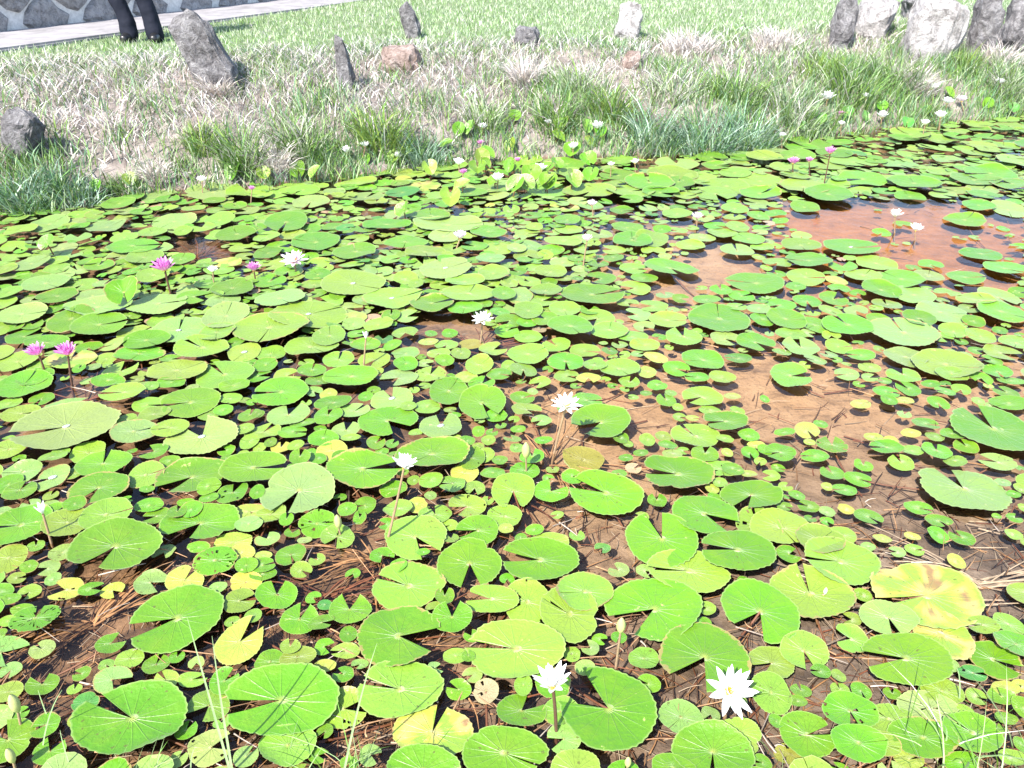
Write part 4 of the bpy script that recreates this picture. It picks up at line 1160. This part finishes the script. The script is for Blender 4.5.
rock(211, 54, 38, 62, M_ROCK, 'dark leaning stone slab standing on the bank near the person', -26, .8, 1)
rock(346, 68, 16, 42, M_ROCK, 'narrow dark upright stone on the left bank', -4, 1, 2)
rock(410, 25, 17, 26, M_ROCK, 'small grey upright stone on the lawn edge left of middle', -14, .8, 3)
rock(526, 37, 26, 14, M_ROCK, 'low flat grey stone at the middle of the bank top', 0, .9, 4)
rock(627, 24, 25, 26, M_PALE, 'light grey stone alone on the bank top right of middle', 5, .9, 5)
rock(30, 138, 32, 38, M_ROCK, 'dark hollow stone low on the bank at the left edge', 20, .9, 6)
rock(402, 60, 42, 20, M_PINKISH, 'low pinkish stone on the dry bank right of the dark upright stone', 0, .8, 11)
rock(632, 60, 16, 14, M_PINKISH, 'small reddish stone below the light grey stone', 0, .9, 14)
rock(839, 27, 22, 42, M_ROCK, 'grey pillar stone, leftmost of the right hand standing stones', 4, .8, 15)
rock(872, 20, 40, 30, M_PALE, 'pale low boulder between the grey pillar and the big block', 0, .9, 16)
rock(928, 36, 52, 48, M_PALE, 'big pale block of stone, largest of the right bank', 3, .8, 17)
rock(917, 8, 34, 20, M_ROCK, 'grey stone directly behind the big pale block', 0, .8, 18)
rock(976, 28, 24, 62, M_ROCK, 'tall grey stone right of the big pale block', -6, .8, 19)
rock(1012, 28, 34, 44, M_ROCK, 'grey stone at the right edge of the bank top', 6, .8, 20)

# ------------------------------------------------------------------ person on the lawn
def skin_body(name, joints, edges, mat, parent=None, sub=2, root=0):
    me = bpy.data.meshes.new(name)
    me.from_pydata([j[:3] for j in joints], edges, [])
    o = link(name, me, mat, parent)
    sk = o.modifiers.new('skin', 'SKIN'); sk.use_smooth_shade = True
    for i, v in enumerate(me.skin_vertices[0].data):
        r_ = joints[i][3]
        v.radius = r_ if isinstance(r_, tuple) else (r_, r_)
        v.use_root = i == root
    o.modifiers.new('sub', 'SUBSURF').levels = sub
    o.modifiers['sub'].render_levels = sub
    if mat is M_CLOTH:
        o.modifiers['sub'].render_levels = 4
        tx = bpy.data.textures.new('creases', 'CLOUDS'); tx.noise_scale = .13; tx.noise_depth = 2
        dm = o.modifiers.new('creases', 'DISPLACE'); dm.texture = tx; dm.strength = .022; dm.mid_level = .5
    return o


g = hit(141, 42)
fl = hit(124, 44); fr = hit(157, 42)
lx0, ly0 = fl.x - g.x, fl.y - g.y
lx1, ly1 = fr.x - g.x, fr.y - g.y
hx = -.10
body = [(hx, 0, .93, .13), (hx, .01, 1.15, .13), (hx, .02, 1.38, (.16, .11)), (hx, .02, 1.50, .06), (hx, .0, 1.60, .085), (hx, -.01, 1.70, .09), (hx, 0, 1.76, .05),
        (hx - .10, 0, .88, .08), (hx - .08, -.01, .49, .055), (lx0, 0, .09, .035), (lx0 - .005, -.07, .035, .02),
        (hx + .10, 0, .88, .08), ((hx + .1 + lx1) / 2, -.02, .49, .055), (lx1, 0, .09, .035), (lx1 + .02, -.07, .035, .02),
        (hx - .19, .02, 1.43, .055), (hx - .25, .03, 1.15, .042), (hx - .24, -.04, .91, .03), (hx - .235, -.07, .82, .028),
        (hx + .19, .02, 1.43, .055), (hx + .25, .03, 1.15, .042), (hx + .24, -.04, .91, .03), (hx + .235, -.07, .82, .028)]
edges = [(0, 1), (1, 2), (2, 3), (3, 4), (4, 5), (5, 6), (0, 7), (7, 8), (8, 9), (9, 10), (0, 11), (11, 12), (12, 13), (13, 14), (2, 15), (15, 16), (16, 17), (17, 18), (2, 19), (19, 20), (20, 21), (21, 22)]
person = skin_body('person', body, edges, M_SKIN)
person.location = (g.x, g.y, terr(g.x, g.y) + .005)
tag(person, 'person in dark flared trousers and shoes standing on the lawn by the path', 'person')
tr = [(hx, 0, .96, .15), (hx - .10, 0, .88, .11), (hx - .085, -.01, .49, .078), (lx0 - .002, 0, .24, .076), (lx0, 0, -.03, .095),
      (hx + .10, 0, .88, .11), ((hx + .1 + lx1) / 2, -.015, .49, .082), (lx1 - .01, 0, .24, .08), (lx1, 0, -.03, .095)]
skin_body('trousers', tr, [(0, 1), (1, 2), (2, 3), (3, 4), (0, 5), (5, 6), (6, 7), (7, 8)], M_CLOTH, person)
jk = [(hx, 0, .98, .16), (hx, .01, 1.15, .15), (hx, .02, 1.38, (.18, .13)), (hx, .02, 1.47, .09), (hx - .19, .02, 1.43, .075), (hx - .25, .03, 1.15, .06), (hx - .24, -.04, .93, .05), (hx + .19, .02, 1.43, .075), (hx + .25, .03, 1.15, .06), (hx + .24, -.04, .93, .05)]
skin_body('jacket', jk, [(0, 1), (1, 2), (2, 3), (2, 4), (4, 5), (5, 6), (2, 7), (7, 8), (8, 9)], M_CLOTH, person)
hr = [(hx, .02, 1.63, .085), (hx, .025, 1.72, .10), (hx, .01, 1.78, .07)]
skin_body('hair', hr, [(0, 1), (1, 2)], M_HAIR, person)
for sx, dx in ((lx0, -.01), (lx1, .04)):
    skin_body('shoe', [(sx, .05, .04, .05), (sx + dx * .4, -.06, .045, .055), (sx + dx, -.17, .03, .04)], [(0, 1), (1, 2)], M_SHOE, person)

settle()

# ------------------------------------------------------------------ light
AZ, EL = R(30), R(48)      # the sun stands behind the viewer, to the left
w = bpy.data.worlds.new('World'); sc.world = w; w.use_nodes = True
nt = w.node_tree
sky = nt.nodes.new('ShaderNodeTexSky'); sky.sky_type = 'NISHITA'; sky.sun_disc = False
sky.sun_elevation = EL; sky.sun_rotation = math.pi + AZ
bg = nt.nodes['Background']; bg.inputs[1].default_value = .15
nt.links.new(sky.outputs[0], bg.inputs[0])
sd = bpy.data.lights.new('sun', 'SUN'); sd.energy = 4.5; sd.angle = R(.5); sd.color = (1, .95, .88)
so = bpy.data.objects.new('sun', sd); C.objects.link(so)
so.rotation_euler = Vector((math.sin(AZ) * math.cos(EL), math.cos(AZ) * math.cos(EL), -math.sin(EL))).to_track_quat('-Z', 'Y').to_euler()

vs = sc.view_settings
vs.view_transform = 'Standard'; vs.look = 'None'; vs.exposure = 1.56; vs.gamma = 1
sc.cycles.max_bounces = 8; sc.cycles.transparent_max_bounces = 16
